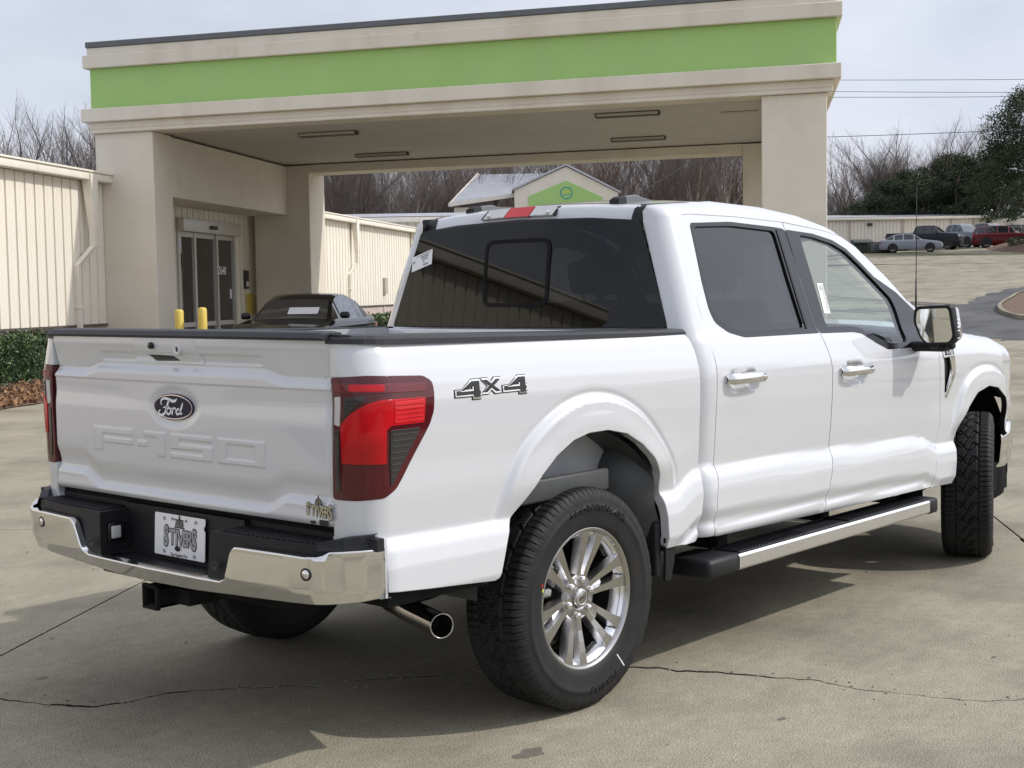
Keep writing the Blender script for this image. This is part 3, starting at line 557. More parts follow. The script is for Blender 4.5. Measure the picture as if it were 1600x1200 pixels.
m = MB(); dx_ = np.array([.775,.81,.84,.885,.95,1.0,1.2,1.5,1.8,1.95]); 
wi = np.interp(dx_, xr, wr)-.01; wo = np.interp(dx_, xr, wr)+.062
A_ = roof_map(dx_, -wi); B_ = roof_map(dx_, -wo*.5-wi*.5); C_ = roof_map(dx_, -wo); kz = np.interp(dx_, [.775,1.1,1.95], [.004,.002,-.012])[:, None]*np.array([[0,0,1]]); P = np.stack([A_+kz, B_+kz, C_+kz-[0,0,.004]], 1); m.grid(P[:, ::-1], smooth=True); both('roof_ditch_moulding', m, 'black_plastic', ROOF, ROOF)
# roof rack end caps (front ends of roof rails seen above the roof)
def rack():
    m = MB(); P_ = np.array([(.98,-.60,1.955),(1.02,-.60,1.975),(1.10,-.60,1.985),(1.25,-.60,1.988),(1.42,-.60,1.985),(1.50,-.60,1.972)]); return m
for yv in (-.435, .435):
    m = MB(); z0 = float(roof_map(np.array([1.15]), np.array([yv]))[0][2])
    for j, (xa, xb_, mt) in enumerate(((.90,.955,1),(.955,1.14,0))):
        sec = []
        for x, hh in ((xa,.024+.006*j),(xa+.015,.032),(xb_-.10 if j else xb_-.01,.033),(xb_,.004 if j else .033)):
            z1 = float(roof_map(np.array([x]), np.array([yv]))[0][2]); sec.append([(x,yv-.028,z1-.004),(x,yv-.026,z1+hh*.8),(x,yv-.015,z1+hh),(x,yv+.015,z1+hh),(x,yv+.026,z1+hh*.8),(x,yv+.028,z1-.004)])
        P = np.array(sec); m.grid(P, mt, smooth=False); m.add(P[0], [tuple(range(6))[::-1]], mt); m.add(P[-1], [tuple(range(6))], mt)
    m.build('roof_mount_cover', ['bracket_grey', 'black_plastic'], ROOF)
# high-mount brake lamp
def rfy(y, dz): return roof_map(np.array([.84]), np.array([y]))[0]
m = MB(); n_ = 25; ysl = np.linspace(.255, -.175, n_)
def lampsec(mb, y0, y1, mt, grow=0.):
    ys_ = np.linspace(y0, y1, 9); sec = []
    for y in ys_:
        base = roof_map(np.array([.868]), np.array([y]))[0]; low = roof_map(np.array([.800]), np.array([y]))[0]
        sec.append([(base[0]+.012, y, base[2]-.006), (base[0]-.004-grow, y, base[2]-.003+grow), (low[0]-.014-grow, y, low[2]+.012-grow), (low[0]-.002, y, low[2]+.007-grow)])
    P = np.array(sec); mb.grid(P, mt, smooth=False); mb.add(P[0], [(0,1,2,3)], mt); mb.add(P[-1], [(3,2,1,0)], mt)
lampsec(m, .262, -.184, 0, .0015); lampsec(m, .248, .118, 1, .003); lampsec(m, .112, -.035, 2, .004); lampsec(m, -.041, -.172, 1, .003)
for y in (.215,-.145): m.lathe([(0,.004),(.010,.003),(.011,0)], 12, 3, Matrix.Translation(Vector(roof_map(np.array([.82]), np.array([y]))[0])+Vector((-.019,0,.004)))@Matrix.Rotation(-PI/2, 4, 'Z'))
m.build('high_mount_brake_lamp', ['black_plastic', 'lens_clear', 'lens_red', 'chrome'], ROOF)
# ---- rear window
def rg_map(y, z): 
    y = np.asarray(y, float); return np.stack([.7445+(z-1.413)*.122-.036*(1-(y/.82)**2)+0*z, y+0*z, z+0*y], -1)
rgo = roundpoly([(-.822,1.405),(-.655,1.858),(-.4,1.879),(0,1.888),(.4,1.879),(.655,1.858),(.822,1.405)], .02)
SL = roundpoly([(-.178,1.512),(-.178,1.785),(.182,1.785),(.182,1.512)], .04)
m = MB(); panel(m, rgo, rg_map, (-1,0,.1), h=.06, r=.002, lip=.01); RG = m.build('rear_window', 'glass_privacy', TRUCK)
m = MB(); panel(m, roundpoly([(-.194,1.496),(-.194,1.801),(.198,1.801),(.198,1.496)], .05), rg_map, (-1,0,.1), holes=[SL], h=.05, r=.001, lip=.005, off=.006); m.build('slider_frame', 'underbody', RG)
m = MB(); panel(m, SL, rg_map, (-1,0,.1), h=.06, rim=False, off=.003); m.build('sliding_pane', 'glass_privacy', RG)
m = MB(); cs, sn = math.cos(.30), math.sin(.30)
def stk(a, b): return (.632-a*1.0, 1.720+b+a*.27)
panel(m, [stk(-.072,-.036), stk(.072,-.036), stk(.072,.036), stk(-.072,.036)], rg_map, (-1,0,.1), h=.05, rim=False, off=.003)
for (a0, a1, b0, b1) in ((-.045,.06,.026,.030),(-.01,.045,.012,.022),(0,.04,.0,.008),(.005,.02,-.012,-.006),(.01,.045,-.028,-.018),(-.065,-.05,.0,.012)):
    panel(m, [stk(a0,b0), stk(a1,b0), stk(a1,b1), stk(a0,b1)], rg_map, (-1,0,.1), h=.05, rim=False, off=.0038, mat=1)
m.build('window_label', ['white_print', 'grey_print'], RG)
# cab back wall, floor, dash, seats
m = MB(); m.rbox((.735,-.835,.60), (.775,.835,1.402), .01); m.build('cab_rear_wall', 'paint', TRUCK)
m = MB(); m.box((.80,-.90,.62), (3.1,.90,.66)); m.rbox((2.72,-.82,.66), (3.08,.82,1.22), .06); m.build('cab_floor', 'seat', TRUCK)
m = MB(); m.rbox((2.62,-.84,1.08), (3.02,.84,1.262), .05); m.rbox((2.58,.18,1.12), (2.72,.58,1.29), .03); DASH = m.build('dashboard', 'seat', TRUCK)
m = MB(); pts = [(2.50+.10*math.cos(a)*.35, .38+.19*math.sin(a), 1.20+.19*math.cos(a)) for a in np.linspace(0, 2*PI, 33)]; m.tube(pts, .016, 8, cap=False); m.tube([(2.53,.38,1.20),(2.68,.38,1.14)], .04, 8); m.rbox((2.50,.20,1.185), (2.53,.56,1.225), .01); m.build('steering_wheel', 'seat', TRUCK)
def seat(x, y, w_):
    m = MB(); m.rbox((x-.05,y-w_/2,.72), (x+.50,y+w_/2,.92), .05); T = TR(x, y, .90, ry=-.22); m.rbox((-.08,-w_/2,0), (.08,w_/2,.62), .06, T=T); 
    for yy_ in ([0] if w_ < .7 else [-.42, .42]):
        m.rbox((-.045,yy_-.13,.66), (.045,yy_+.13,.84), .04, T=T); m.tube([xf(T, (0,yy_-.06,.58)), xf(T, (0,yy_-.06,.70))], .008, 6); m.tube([xf(T, (0,yy_+.06,.58)), xf(T, (0,yy_+.06,.70))], .008, 6)
    m.build('seat', 'seat', TRUCK)
seat(1.92, -.38, .54); seat(1.92, .38, .54); seat(1.02, 0, 1.4)
m = MB(); m.rbox((2.42,-.14,1.70), (2.45,.14,1.77), .012); m.tube([(2.45,0,1.74),(2.52,0,1.82)], .01, 6); m.build('interior_mirror', 'black_plastic', TRUCK)
# windscreen
def ws_map(y, t):
    y = np.asarray(y, float); t = np.asarray(t, float); xb_ = 3.13+.10*(1-(y/.8)**2); xt = 2.365+.145*(1-(y/.62)**2)
    return np.stack([xb_+(xt-xb_)*t, y*(1-.20*t), 1.285+(1.785-1.285+.03*(y/.62)**2)*t], -1)
m = MB(); panel(m, [(-.80,0),(.80,0),(.80,1),(-.80,1)], ws_map, (1,0,1), h=.08, rim=False); m.build('windscreen', 'glass_side', TRUCK)
# ---- front fender, hood, front end
fo = [(3.018,1.30),(3.10,1.30)]+[(3.10,1.334),(3.4,1.312),(3.9,1.258),(4.2,1.205),(4.40,1.150),(4.50,1.10)]+[(4.47,1.02),(4.40,.93),(4.33,.86),(4.28,.75),(4.16,.745)]+[(a, b) for a, b in _AF[::-1] if b > .59 and b < .99 or a < 3.9][0:0]
arcF = [(a, b) for a, b in _AF[::-1] if b > .44]
fo += [(4.135,.70)]+[p for p in arcF if p[1] < .70 and p[0] > 3.9][0:0]+[(4.10,.68),(4.03,.80),(3.91,.91),(3.778,.975),(3.634,.994),(3.471,.966),(3.353,.892),(3.275,.789),(3.225,.69),(3.20,.60),(3.185,.53),(3.17,.49)]
fo += [(2.914,.497)]+[(x+.0075, z) for x, z in FD_F[::-1][1:]]
VENT = roundpoly([(3.062,1.178),(3.165,1.178),(3.150,1.10),(3.098,.985),(3.080,.985)], .008)
def fend_map(s, z): return np.stack([s+0*z, -yside(s, z), z+0*s], -1)
m = MB(); panel(m, fo, fend_map, OUT_R, holes=[VENT], h=.011, r=.003, lip=.03, jamb=1); FE = both('front_fender', m, ['paint', 'underbody'])  # dark edge colour stands in for shade in the fender seams
m = MB(); panel(m, VENT, fend_map, OUT_R, h=.05, rim=False, off=-.014)
both('fender_vent', m, 'black_plastic', *FE)
m = MB(); panel(m, [(3.056,1.232),(3.190,1.226),(3.194,1.182),(3.058,1.176)], fend_map, OUT_R, h=.04, r=.003, lip=.008, off=.006)
panel(m, [(3.135,1.180),(3.192,1.180),(3.198,1.083),(3.108,.962),(3.090,.975),(3.158,1.090)], fend_map, OUT_R, h=.04, r=.003, lip=.008, off=.006)
panel(m, [(3.070,1.222),(3.180,1.217),(3.184,1.190),(3.070,1.187)], fend_map, OUT_R, h=.04, r=.001, lip=.002, off=.0075, mat=1)
for off, mt in ((.009, 0),):
    t_ = textmb('F-150', .030, .001, offset=.0006); V = np.concatenate(t_.V); X = fend_map(V[:, 0]*1.15+3.125, V[:, 1]+1.203); X[:, 1] -= off+V[:, 2]; m.add(X, t_.F, mt)
m.build('fender_badge', ['chrome', 'black_print'], FE[0]); 
def hood_map(x, y):
    x = np.asarray(x, float); y = np.asarray(y, float); ze = np.interp(x, [3.0,3.4,3.9,4.3,4.6], [1.335,1.312,1.255,1.185,1.095]); ay = np.abs(y)
    z = ze+.030*(1-(y/.80)**2)+.028*sstep((.62-ay)/.10)*np.interp(x, [3.1,3.3,4.4,4.55], [0,1,.7,0])
    return np.stack([x+.10*(1-(y/.80)**2)*sstep((x-4.0)/.5), y+0*x, z], -1)
hx = [3.12,3.4,3.8,4.1,4.3,4.42,4.50]; hw = [float(yside(q, np.interp(q, [3.0,3.4,3.9,4.3,4.6], [1.345,1.315,1.262,1.19,1.10])-.003))-.012 for q in hx]
m = MB(); panel(m, [(a, b) for a, b in zip(hx, hw)]+[(a, -b) for a, b in zip(hx[::-1], hw[::-1])], hood_map, (0,0,1), h=.05, r=.004, lip=.03); m.build('hood', 'paint', TRUCK)
m = MB(); m.rbox((3.02,-.78,1.22), (3.22,.78,1.30), .02); m.build('cowl', 'black_plastic', TRUCK)
m = MB(); m.rbox((4.46,-.62,.72), (4.66,.62,1.10), .04); 
for k in range(5): m.rbox((4.655,-.58,.77+.065*k), (4.68,.58,.80+.065*k), .008)
m.build('grille', 'black_plastic', TRUCK)
m = MB(); P_ = []
for y, x in ((-.60,4.61),(-.70,4.54),(-.775,4.45),(-.825,4.36),(-.850,4.28)): P_.append([(x-.03,y+.02,1.09),(x,y,1.07),(x+.01,y-.003,.98),(x-.01,y,.88),(x-.04,y+.02,.86)])
m.grid(np.array(P_), smooth=True); both('headlamp', m, 'lens_smoke')
def bump_front(x): return x
pf = [(-4.13,0)]
pb = np.array([(4.11,-.875),(4.17,-.893),(4.28,-.875),(4.41,-.81),(4.55,-.70),(4.64,-.53),(4.69,-.25),(4.70,0)])
pb = np.vstack([pb, (pb*[1,-1])[::-1][1:]])
m = MB(); P_ = np.array([[(x-.02,y*.985,.735),(x,y,.72),(x+.006,y*1.003,.62),(x-.006,y*.995,.50),(x-.03,y*.98,.47)] for x, y in pb]); m.grid(P_[:, ::-1], smooth=True); m.build('front_bumper', 'chrome', TRUCK)
m = MB(); P_ = np.array([[(x-.03,y*.98,.50),(x-.05,y*.97,.30),(x-.08,y*.95,.28)] for x, y in pb]); m.grid(P_[:, ::-1], smooth=True); m.box((3.85,-.86,.33), (4.25,-.70,.50)); m.box((3.85,.70,.33), (4.25,.86,.50)); m.build('air_dam', 'underbody', TRUCK)
# ---- door mirror
def mirror():
    m = MB(); face = roundpoly([(-1.030,1.455),(-1.205,1.462),(-1.222,1.30),(-1.200,1.268),(-1.075,1.262),(-1.045,1.30),(-1.018,1.385)], .022)
    c_ = face.mean(0)
    secs = [(2.655,1.0,0),(2.668,1.03,0),(2.70,1.03,0),(2.705,1.00,1),(2.76,.92,1),(2.79,.74,1),(2.80,.35,1)]
    pts = [np.array([(x+(.06*(q[1]*0)), c_[0]+(q[0]-c_[0])*s_, c_[1]+(q[1]-c_[1])*s_) for q in face]) for x, s_, mt in secs]
    def sk(P_): P_ = P_.copy(); P_[:, 0] += (P_[:, 1]+1.15)*-.20-(P_[:, 2]-1.36)*.12; return P_
    pts = [sk(p) for p in pts]; k = len(face)
    for a in range(len(secs)-1): m.add(np.vstack([pts[a], pts[a+1]]), [(i, (i+1) % k, k+(i+1) % k, k+i) for i in range(k)], secs[a+1][2], None, True)
    m.add(pts[-1], [tuple(range(k))], 1); m.add(pts[0], [tuple(range(k))[::-1]], 0)
    g2 = np.array([(2.6535, c_[0]+(q[0]-c_[0])*.86, c_[1]+(q[1]-c_[1])*.88) for q in face]); g2 = sk(g2); m.add(g2, [tuple(range(k))[::-1]], 2)
    for j in range(6): m.rbox((2.700,-1.222,1.292+.018*j), (2.725,-1.19,1.302+.018*j), .003, 3)
    m.rbox((2.70,-1.15,1.225), (2.80,-.92,1.275), .02, 0); m.rbox((2.66,-1.13,1.24), (2.80,-1.08,1.30), .02, 0); m.rbox((2.70,-1.19,1.235), (2.77,-1.14,1.28), .02, 0)
    return m
both('door_mirror', mirror(), ['black_plastic', 'chrome', 'mirror_glass', 'white_print'])
m = MB(); m.tube([(3.12,-.80,1.30),(3.12,-.80,1.40)], [.012,.010], 10); m.tube([(3.12,-.80,1.40),(3.121,-.80,1.60)], [.006,.004], 8); m.tube([(3.121,-.80,1.60),(3.125,-.80,2.10)], [.0026,.002], 6); m.build('antenna', 'black_plastic', TRUCK)
# ---- rear bumper
RB = np.array([(-1.262,0),(-1.258,.30),(-1.247,.50),(-1.228,.74),(-1.214,.83),(-1.195,.878),(-1.160,.925),(-1.105,.975),(-1.050,1.002)])
sl_ = np.concatenate([[0], np.cumsum(np.hypot(*(RB[1:]-RB[:-1]).T))])
def rb_map(s, z):
    s = np.asarray(s, float); z = np.asarray(z, float); a = np.abs(s); x = np.interp(a, sl_, RB[:, 0]); y = np.interp(a, sl_, RB[:, 1])
    a2 = a+.01; tx_ = np.interp(np.minimum(a2, sl_[-1]), sl_, RB[:, 0])-np.interp(a2-.02, sl_, RB[:, 0]); ty_ = np.interp(np.minimum(a2, sl_[-1]), sl_, RB[:, 1])-np.interp(a2-.02, sl_, RB[:, 1]); q = np.hypot(tx_, ty_)+1e-9
    nx, ny = -ty_/q, tx_/q
    o_ = .010*sstep((.757+.0*a-z)/.016)-.004-.30*np.maximum(0, .640-z)*sstep((.655-z)/.02)-.07*np.maximum(0, .745-z)
    return np.stack([x+nx*o_, np.sign(s)*(y+ny*o_), z+0*s], -1)
ct = [(-.40,.612),(-.438,.628),(-.478,.722),(-.50,.741),(-.70,.741),(-.815,.738),(-.86,.744),(-.90,.757),(-1.095,.763)]; cbm = [(-1.100,.755),(-1.100,.615),(-1.0,.604),(-.85,.594),(-.45,.580),(-.25,.571),(0,.566)]
half = ct+cbm; fullo = [(0.0,.610)]+half+[(-a, b) for a, b in half[:-1][::-1]]
m = MB(); panel(m, fullo, rb_map, lambda X: np.stack([-1+0*X[:, 0], X[:, 1]*.9, 0*X[:, 0]], 1), h=.022, r=.006, lip=.02)
BUMP = m.build('rear_bumper', 'chrome', TRUCK)
def blk(sg):
    m = MB(); T = np.array([1, sg, 1])
    def pr(poly, z0, z1, rr=None): m.prism([(a, b*sg) for a, b in (poly if sg < 0 else poly[::-1])], z0, z1, lambda a, b, d: (a, b, d))
    # main block with sloped front face
    top = [(-1.225,.335),(-1.216,.50),(-1.196,.74),(-1.178,.83),(-1.125,.905),(-1.05,.965),(-1.05,.34)]; bot = [(-1.232,.325),(-1.222,.50),(-1.200,.74),(-1.185,.82),(-1.130,.90),(-1.05,.955),(-1.05,.34)]
    V = [(a, b*sg, .778) for a, b in top]+[(a, b*sg, .618) for a, b in bot]; k = len(top)
    F = [tuple(range(k)), tuple(range(k, 2*k))[::-1]]+[(i, k+i, k+(i+1) % k, (i+1) % k) for i in range(k)]
    m.add(V, F if sg < 0 else [f[::-1] for f in F])
    # raised outer curb
    cu_ = [(-1.178,.835),(-1.128,.905),(-1.055,.968)]; P_ = []
    for (a, b), h_ in zip(cu_, (.782,.800,.808)): P_.append([(a-.012,b*sg*1.008,.762),(a-.004,b*sg,h_),(a+.022,(b-.012)*sg,h_+.002),(a+.035,(b-.03)*sg,.776)])
    m.grid(np.array(P_) if sg > 0 else np.array(P_)[:, ::-1], smooth=False)
    return m
for sg in (-1, 1): blk(sg).build('step_end', 'black_plastic', BUMP)
for sg in (-1, 1):
    m = MB()
    for k in range(19): y = .37+.0245*k; xf0 = -1.215+.05*max(0, (y-.5)/.4)**2; m.rbox((xf0+.012,min(sg*y, sg*(y+.013)),.777), (-1.085,max(sg*y, sg*(y+.013)),.7835), .003, seg=1)
    m.build('step_tread', 'black_plastic', BUMP, kind='stuff')
m = MB(); m.box((-1.10,-.36,.590), (-1.075,.36,.80)); m.box((-1.222,-.345,.592), (-1.10,.345,.611)); m.box((-1.08,-1.0,.76), (-1.05,1.0,.80)); m.box((-1.09,-.80,.60), (-1.0,.80,.775)); m.build('bumper_centre', 'black_plastic', BUMP)
m = MB(); m.rbox((-1.075,-.83,.785), (-1.03,.83,.822), .006); m.build('tailgate_sill', 'underbody', TRUCK)
for sg, yy_ in ((1,.338),(-1,-.338)):
    T = None; m = MB(); m.rbox((-1.20,yy_-sg*.014-.006,.665), (-1.125,yy_-sg*.014+.006,.735), .012, 0); m.rbox((-1.19,yy_-sg*.021-.003,.677), (-1.150,yy_-sg*.021+.003,.723), .004, 1); m.build('plate_lamp', ['gloss_black', 'lens_clear'], BUMP)
def sensor(s, z, name='parking_sensor', mm=('chrome', 'grey_plastic')):
    X = rb_map(np.array([s]), np.array([z]))[0]; a = rb_map(np.array([s+.004]), np.array([z]))[0]-rb_map(np.array([s-.004]), np.array([z]))[0]; ang = math.atan2(a[1], a[0])
    m = MB(); T = Matrix.Translation(Vector(X))@Matrix.Rotation(ang+PI, 4, 'Z') if True else None
    m.lathe([(.021,-.004),(.021,.002),(.016,.003),(.0155,.001)], 24, 1, T); m.lathe([(.0155,.001),(.013,.0045),(.0,.0050)], 24, 0, T); m.build(name, list(mm), BUMP)
sensor(-.82, .690); sensor(.735, .705)
for yv in (.362, -.385):
    m = MB(); T = Matrix.Translation((-1.2435,yv,.668))@Matrix.Rotation(-PI/2, 4, 'Z'); m.lathe([(.016,0),(.016,.004),(.011,.004),(.010,.002),(0,.0025)], 20, 0, T); m.build('parking_sensor', 'grey_plastic', BUMP)
# licence plate
m = MB(); P_ = roundpoly([(-.152,-.076),(.152,-.076),(.152,.030),(.144,.036),(.144,.046),(.152,.052),(.152,.076),(-.152,.076)], .008)
PT = Matrix.Translation((-1.112, 0, .708))@Matrix.Rotation(R(3), 4, 'Y')
tp = lambda a, b, d: tuple(PT@Vector((-d, -a, b)))
m.prism(P_, 0, .002, tp, 0); pl_, pt_ = dealer(m, PT@Vector((0,-.0,-.004)), PT.to_3x3()@Vector((0,-1,0)), PT.to_3x3()@Vector((0,0,1)), (-1,0,0), .19, 1, 2, .003)
pl_([(-.05+.09*math.cos(a), -.215+.05*math.sin(a)) for a in np.linspace(0, 2*PI, 20)[:-1]], 3, .003); pl_([(.06,-.25),(.065,-.25),(.065,-.18),(.06,-.18)], 1, .003)
for s_, x, y, sz in (('Montgomery, AL', 0, .335, .075), ('Tag Applied For', 0, -.335, .085)):
    pt_(textmb(s_, sz, .001), x, y, 1, .003)
for a, b in ((-.092,.058),(.098,.060),(-.090,-.060),(.092,-.062)): m.prism([(a+.007*math.cos(t), b+.007*math.sin(t)) for t in np.linspace(0, 2*PI, 12)[:-1]], .002, .005, tp, 2)
PLT = m.build('license_plate', ['white_print', 'black_print', 'grey_print', 'blue_oval'], BUMP)
for sg in (-1, 1): m = MB(); m.rbox((-1.060,min(sg*.955,sg*.992),.604), (-1.026,max(sg*.955,sg*.992),.800), .008); m.build('bumper_end_filler', 'paint_inner', TRUCK)
m = MB(); 
for a, b, c0, c1 in ((.0,.078,.464,.474),(.0,.078,.532,.542)): m.box((-1.215,.0,c0), (-1.0,.078,c1))
m.box((-1.215,.0,.464), (-1.0,.011,.542)); m.box((-1.215,.067,.464), (-1.0,.078,.542)); m.box((-1.0,.0,.464), (-.99,.078,.542)); m.rbox((-1.222,-.006,.458), (-1.205,.084,.468), .003); m.rbox((-1.222,-.006,.538), (-1.205,.084,.548), .003); m.rbox((-1.222,-.006,.458), (-1.205,.006,.548), .003); m.rbox((-1.222,.072,.458), (-1.205,.084,.548), .003)
m.rbox((-1.06,-.55,.50), (-.98,.60,.58), .01); m.box((-1.15,-.10,.475), (-1.0,-.002,.53)); m.build('hitch_receiver', 'underbody', TRUCK)
# exhaust
ax = [(-.30,-.33,.47),(-.40,-.36,.43),(-.47,-.41,.418),(-.56,-.63,.418),(-.65,-.85,.422)]
m = MB(); m.tube(ax, .043, 24, 0, cap=False); d_ = Vector(ax[-1])-Vector(ax[-2]); d_.normalize(); tip = Vector(ax[-1])
T = Matrix.Translation(tip)@d_.to_track_quat('-Y', 'Z').to_matrix().to_4x4(); m.lathe([(.0432,-.03),(.0445,-.004),(.0445,.003),(.0425,.005),(.0395,.003),(.0388,-.004),(.0385,-.16)], 32, 0, T); m.lathe([(.0386,-.10),(0,-.101)], 24, 1, T); m.tube([(.9,-.30,.50),(.2,-.32,.56),(-.15,-.32,.54),(-.32,-.335,.465)], .035, 12, 1); m.build('exhaust_pipe', ['steel', 'underbody'], TRUCK)
# ---- wheels
W_Y = .855
def tyre_mb():
    m = MB(); n, = (1380,)
    side_ = [(.262,.100),(.262,.116),(.270,.124),(.285,.128),(.300,.131),(.318,.1335),(.335,.1365),(.338,.1380),(.350,.1385),(.352,.1370),(.368,.1355),(.385,.1315),(.398,.1250),(.4085,.1165),(.4135,.108)]
    tw = np.linspace(.104, -.104, 53); tread = [(.4135+.0055*(1-(w_/.104)**2), w_) for w_ in tw]
    prof = np.array(side_+tread+[(r_, -w_) for r_, w_ in side_[::-1]]); k = len(prof); th = np.linspace(0, 2*PI, n, endpoint=False)
    TH, Rr = np.meshgrid(th, prof[:, 0], indexing='ij'); _, Wv = np.meshgrid(th, prof[:, 1], indexing='ij')
    NP = 92; ph = TH*NP/(2*PI); aw = np.abs(Wv)
    def groove(v, wd): f_ = np.abs(v-np.round(v)); return 1-sstep((f_-wd)/.045)
    g1 = np.maximum(1-sstep((np.abs(aw-.060)-.0025)/.002), 0)
    sh = groove(ph+.6*(aw-.06)/.05*np.sign(Wv)*.15, .05)*(aw > .060)*(aw < .150); shs = groove(ph*2+.5, .03)*(aw > .066)*(aw < .098)*.45
    ph2 = ph/3; hook = ph2+.42*np.sin(Wv*52)*np.sign(np.sin(ph2*0+1))+Wv*7.; c1 = groove(hook, .05)*(aw < .060)
    hook2 = ph2-.30*np.sin(Wv*60+1.2)+.37; c2 = groove(hook2, .035)*(aw < .050)*.8; c3 = groove(ph*2+Wv*18, .03)*(aw < .055)*.4
    D = np.maximum.reduce([g1, sh, shs, c1, c2, c3])*.0115; D *= 1.15*sstep((Rr-.385)/.022)
    blkz = sstep((Rr-.376)/.006)*sstep((.402-Rr)/.006); D -= blkz*.0028*groove(ph/2, .22)
    # sidewall raised band of triangles
    Rr2 = Rr-D*np.where(aw < .112, 1, .75); X = np.stack([Rr2*np.cos(TH), -Wv-np.sign(Wv)*0+np.sign(Wv)*D*np.where(aw >= .112, .35, 0), Rr2*np.sin(TH)], -1)
    F = [(i*k+j, ((i+1) % n)*k+j, ((i+1) % n)*k+j+1, i*k+j+1) for i in range(n) for j in range(k-1)]
    m.add(X.reshape(-1, 3), [f[::-1] for f in F], 0, None, True)
    for s_, a_, sz, rr in (('SCORPION ATR', PI/2-.15, .030, .343), ('PIRELLI', -PI/2+.22, .032, .343)):
        t_ = textmb(s_, sz, .0028, shear=.15, offset=.0012, spacing=1.25); V = np.concatenate(t_.V); ang = a_-V[:, 0]*1.35/rr; r_ = rr+V[:, 1]
        wv = np.interp(r_, [.318,.335,.338,.350,.352,.368,.385], [.1335,.1365,.1380,.1385,.1370,.1355,.1315]); m.add(np.stack([r_*np.cos(ang), -(wv+.0002+V[:, 2]), r_*np.sin(ang)], 1), t_.F, 1)
    for k, (a_, r0, r1, wd, mt) in enumerate(((-.98,.292,.352,.0022,2),(2.80,.282,.294,.006,3),(2.86,.270,.280,.006,4))):
        c_, s_ = math.cos(a_), math.sin(a_); V = [(r_*c_-q*s_, -(float(np.interp(r_, [.262,.27,.285,.300,.318,.335,.352,.368], [.116,.124,.128,.131,.1335,.1365,.1385,.1355]))+.0012), r_*s_+q*c_) for r_ in np.linspace(r0, r1, 6) for q in (-wd, wd)]
        m.add(V, [(2*i, 2*i+1, 2*i+3, 2*i+2) for i in range(5)], mt)
    return m.mesh('tyre', ['rubber', 'rubber_letter', 'white_print', 'lens_red', 'chalk_yellow'])
def rim_mb():
    m = MB(); m.lathe([(.262,.100),(.266,.112),(.270,.1165),(.268,.1200),(.262,.1210),(.256,.1190),(.252,.108),(.246,.098),(.236,.088)], 96, 0)
    m.lathe([(.252,.108),(.240,.060),(.232,-.02),(.236,-.11),(.262,-.12)], 64, 2)
    # spokes: six twin-blade groups
    st = [(.046,.083,.020,.020),(.085,.079,.021,.030),(.125,.084,.024,.034),(.165,.093,.028,.036),(.205,.101,.034,.036),(.235,.105,.042,.030),(.255,.107,.052,.022)]
    for g in range(6):
        for sd in (-1, 1):
            P_ = []
            for r_, w_, wd, dp in st:
                a_ = math.atan2(.013+(r_-.046)/.209*.033, r_)*sd+g*PI/3+R(17); c_, s_ = math.cos(a_), math.sin(a_)
                h_ = wd/2; sl = .006; inner = -sd; wd = wd
                pts = [(-h_-sl,-dp),(-h_-.001,-.006),(-h_,0),(h_,0),(h_+.001,-.006),(h_+sl,-dp)]
                if sd < 0: pts = [( -a, b) for a, b in pts[::-1]]
                P_.append([(r_*c_-q*s_, -(w_+d), r_*s_+q*c_) for q, d in pts])
            P_ = np.array(P_); 
            for j in range(5): m.grid(P_[:, [j, j+1]][:, ::-1], 0 if j == 2 else 1, smooth=False)
        # pocket ledge between the twin blades and the rim
        a0 = g*PI/3+R(17); m.lathe([(.254,.104),(.240,.098),(.228,.070)], 4, 1, Matrix.Identity(4), True, a0-.06, a0+.06)
        a1 = a0+PI/6; m.lathe([(.256,.106),(.243,.099),(.230,.072),(.226,.050)], 10, 1, Matrix.Identity(4), True, a1-.24, a1+.24)
        T = Matrix.Rotation(-a0, 4, 'Y'); V = [(.05,-.052,-.016),(.05,-.052,.016),(.150,-.066,-.020),(.150,-.066,.020),(.158,-.03,-.02),(.158,-.03,.02)]; m.add(xf(T, V), [(0,1,3,2),(2,3,5,4)], 1)
        for sd in (-1, 1):   # painted inner walls of the large windows
            pass
    m.lathe([(0,.070),(.036,.072),(.042,.082),(.050,.083)], 60, 0); m.lathe([(.050,.083),(.053,.068),(.079,.068),(.082,.080),(.086,.076),(.090,.060),(.092,.02)], 60, 0)
    return m
RIM = rim_mb().mesh('wheel', ['alloy_face', 'alloy_bright', 'underbody']); TYRE = tyre_mb()
mc = MB(); mc.lathe([(.036,.070),(.036,.090),(.033,.0925),(.0,.094)], 36, 0); mc.lathe([(.029,.0930),(.028,.0945),(.025,.0945),(.024,.0938)], 36, 1)
V_, W2_ = ribbon(spline([(-.012,-.009),(-.004,.002),(.004,-.004),(.013,.010)], 5), .003); k_ = len(V_); mc.add([(a, -.0950, b) for a, b in V_]+[(a, -.0950, b) for a, b in W2_], [(i, i+1, k_+i+1, k_+i) for i in range(k_-1)]+[(k_+i, k_+i+1, i+1, i) for i in range(k_-1)], 2)
CAP = mc.mesh('centre_cap', ['alloy_face', 'alloy_bright', 'black_print'])
ml = MB(); ml.lathe([(.0125,.060),(.0125,.088),(.010,.094),(.0,.095)], 12, 0); ml.lathe([(.017,.060),(.017,.074),(.0125,.078)], 12, 1); NUT = ml.mesh('lug_nut', ['chrome', 'underbody'])
md = MB(); md.lathe([(.0,-.01),(.175,-.01),(.175,.012),(.06,.012),(.06,.05)], 40, 0); md.rbox((-.20,-.05,.05), (-.12,.03,.17), .01, 1); DISC = md.mesh('brake_disc', ['steel', 'underbody'])
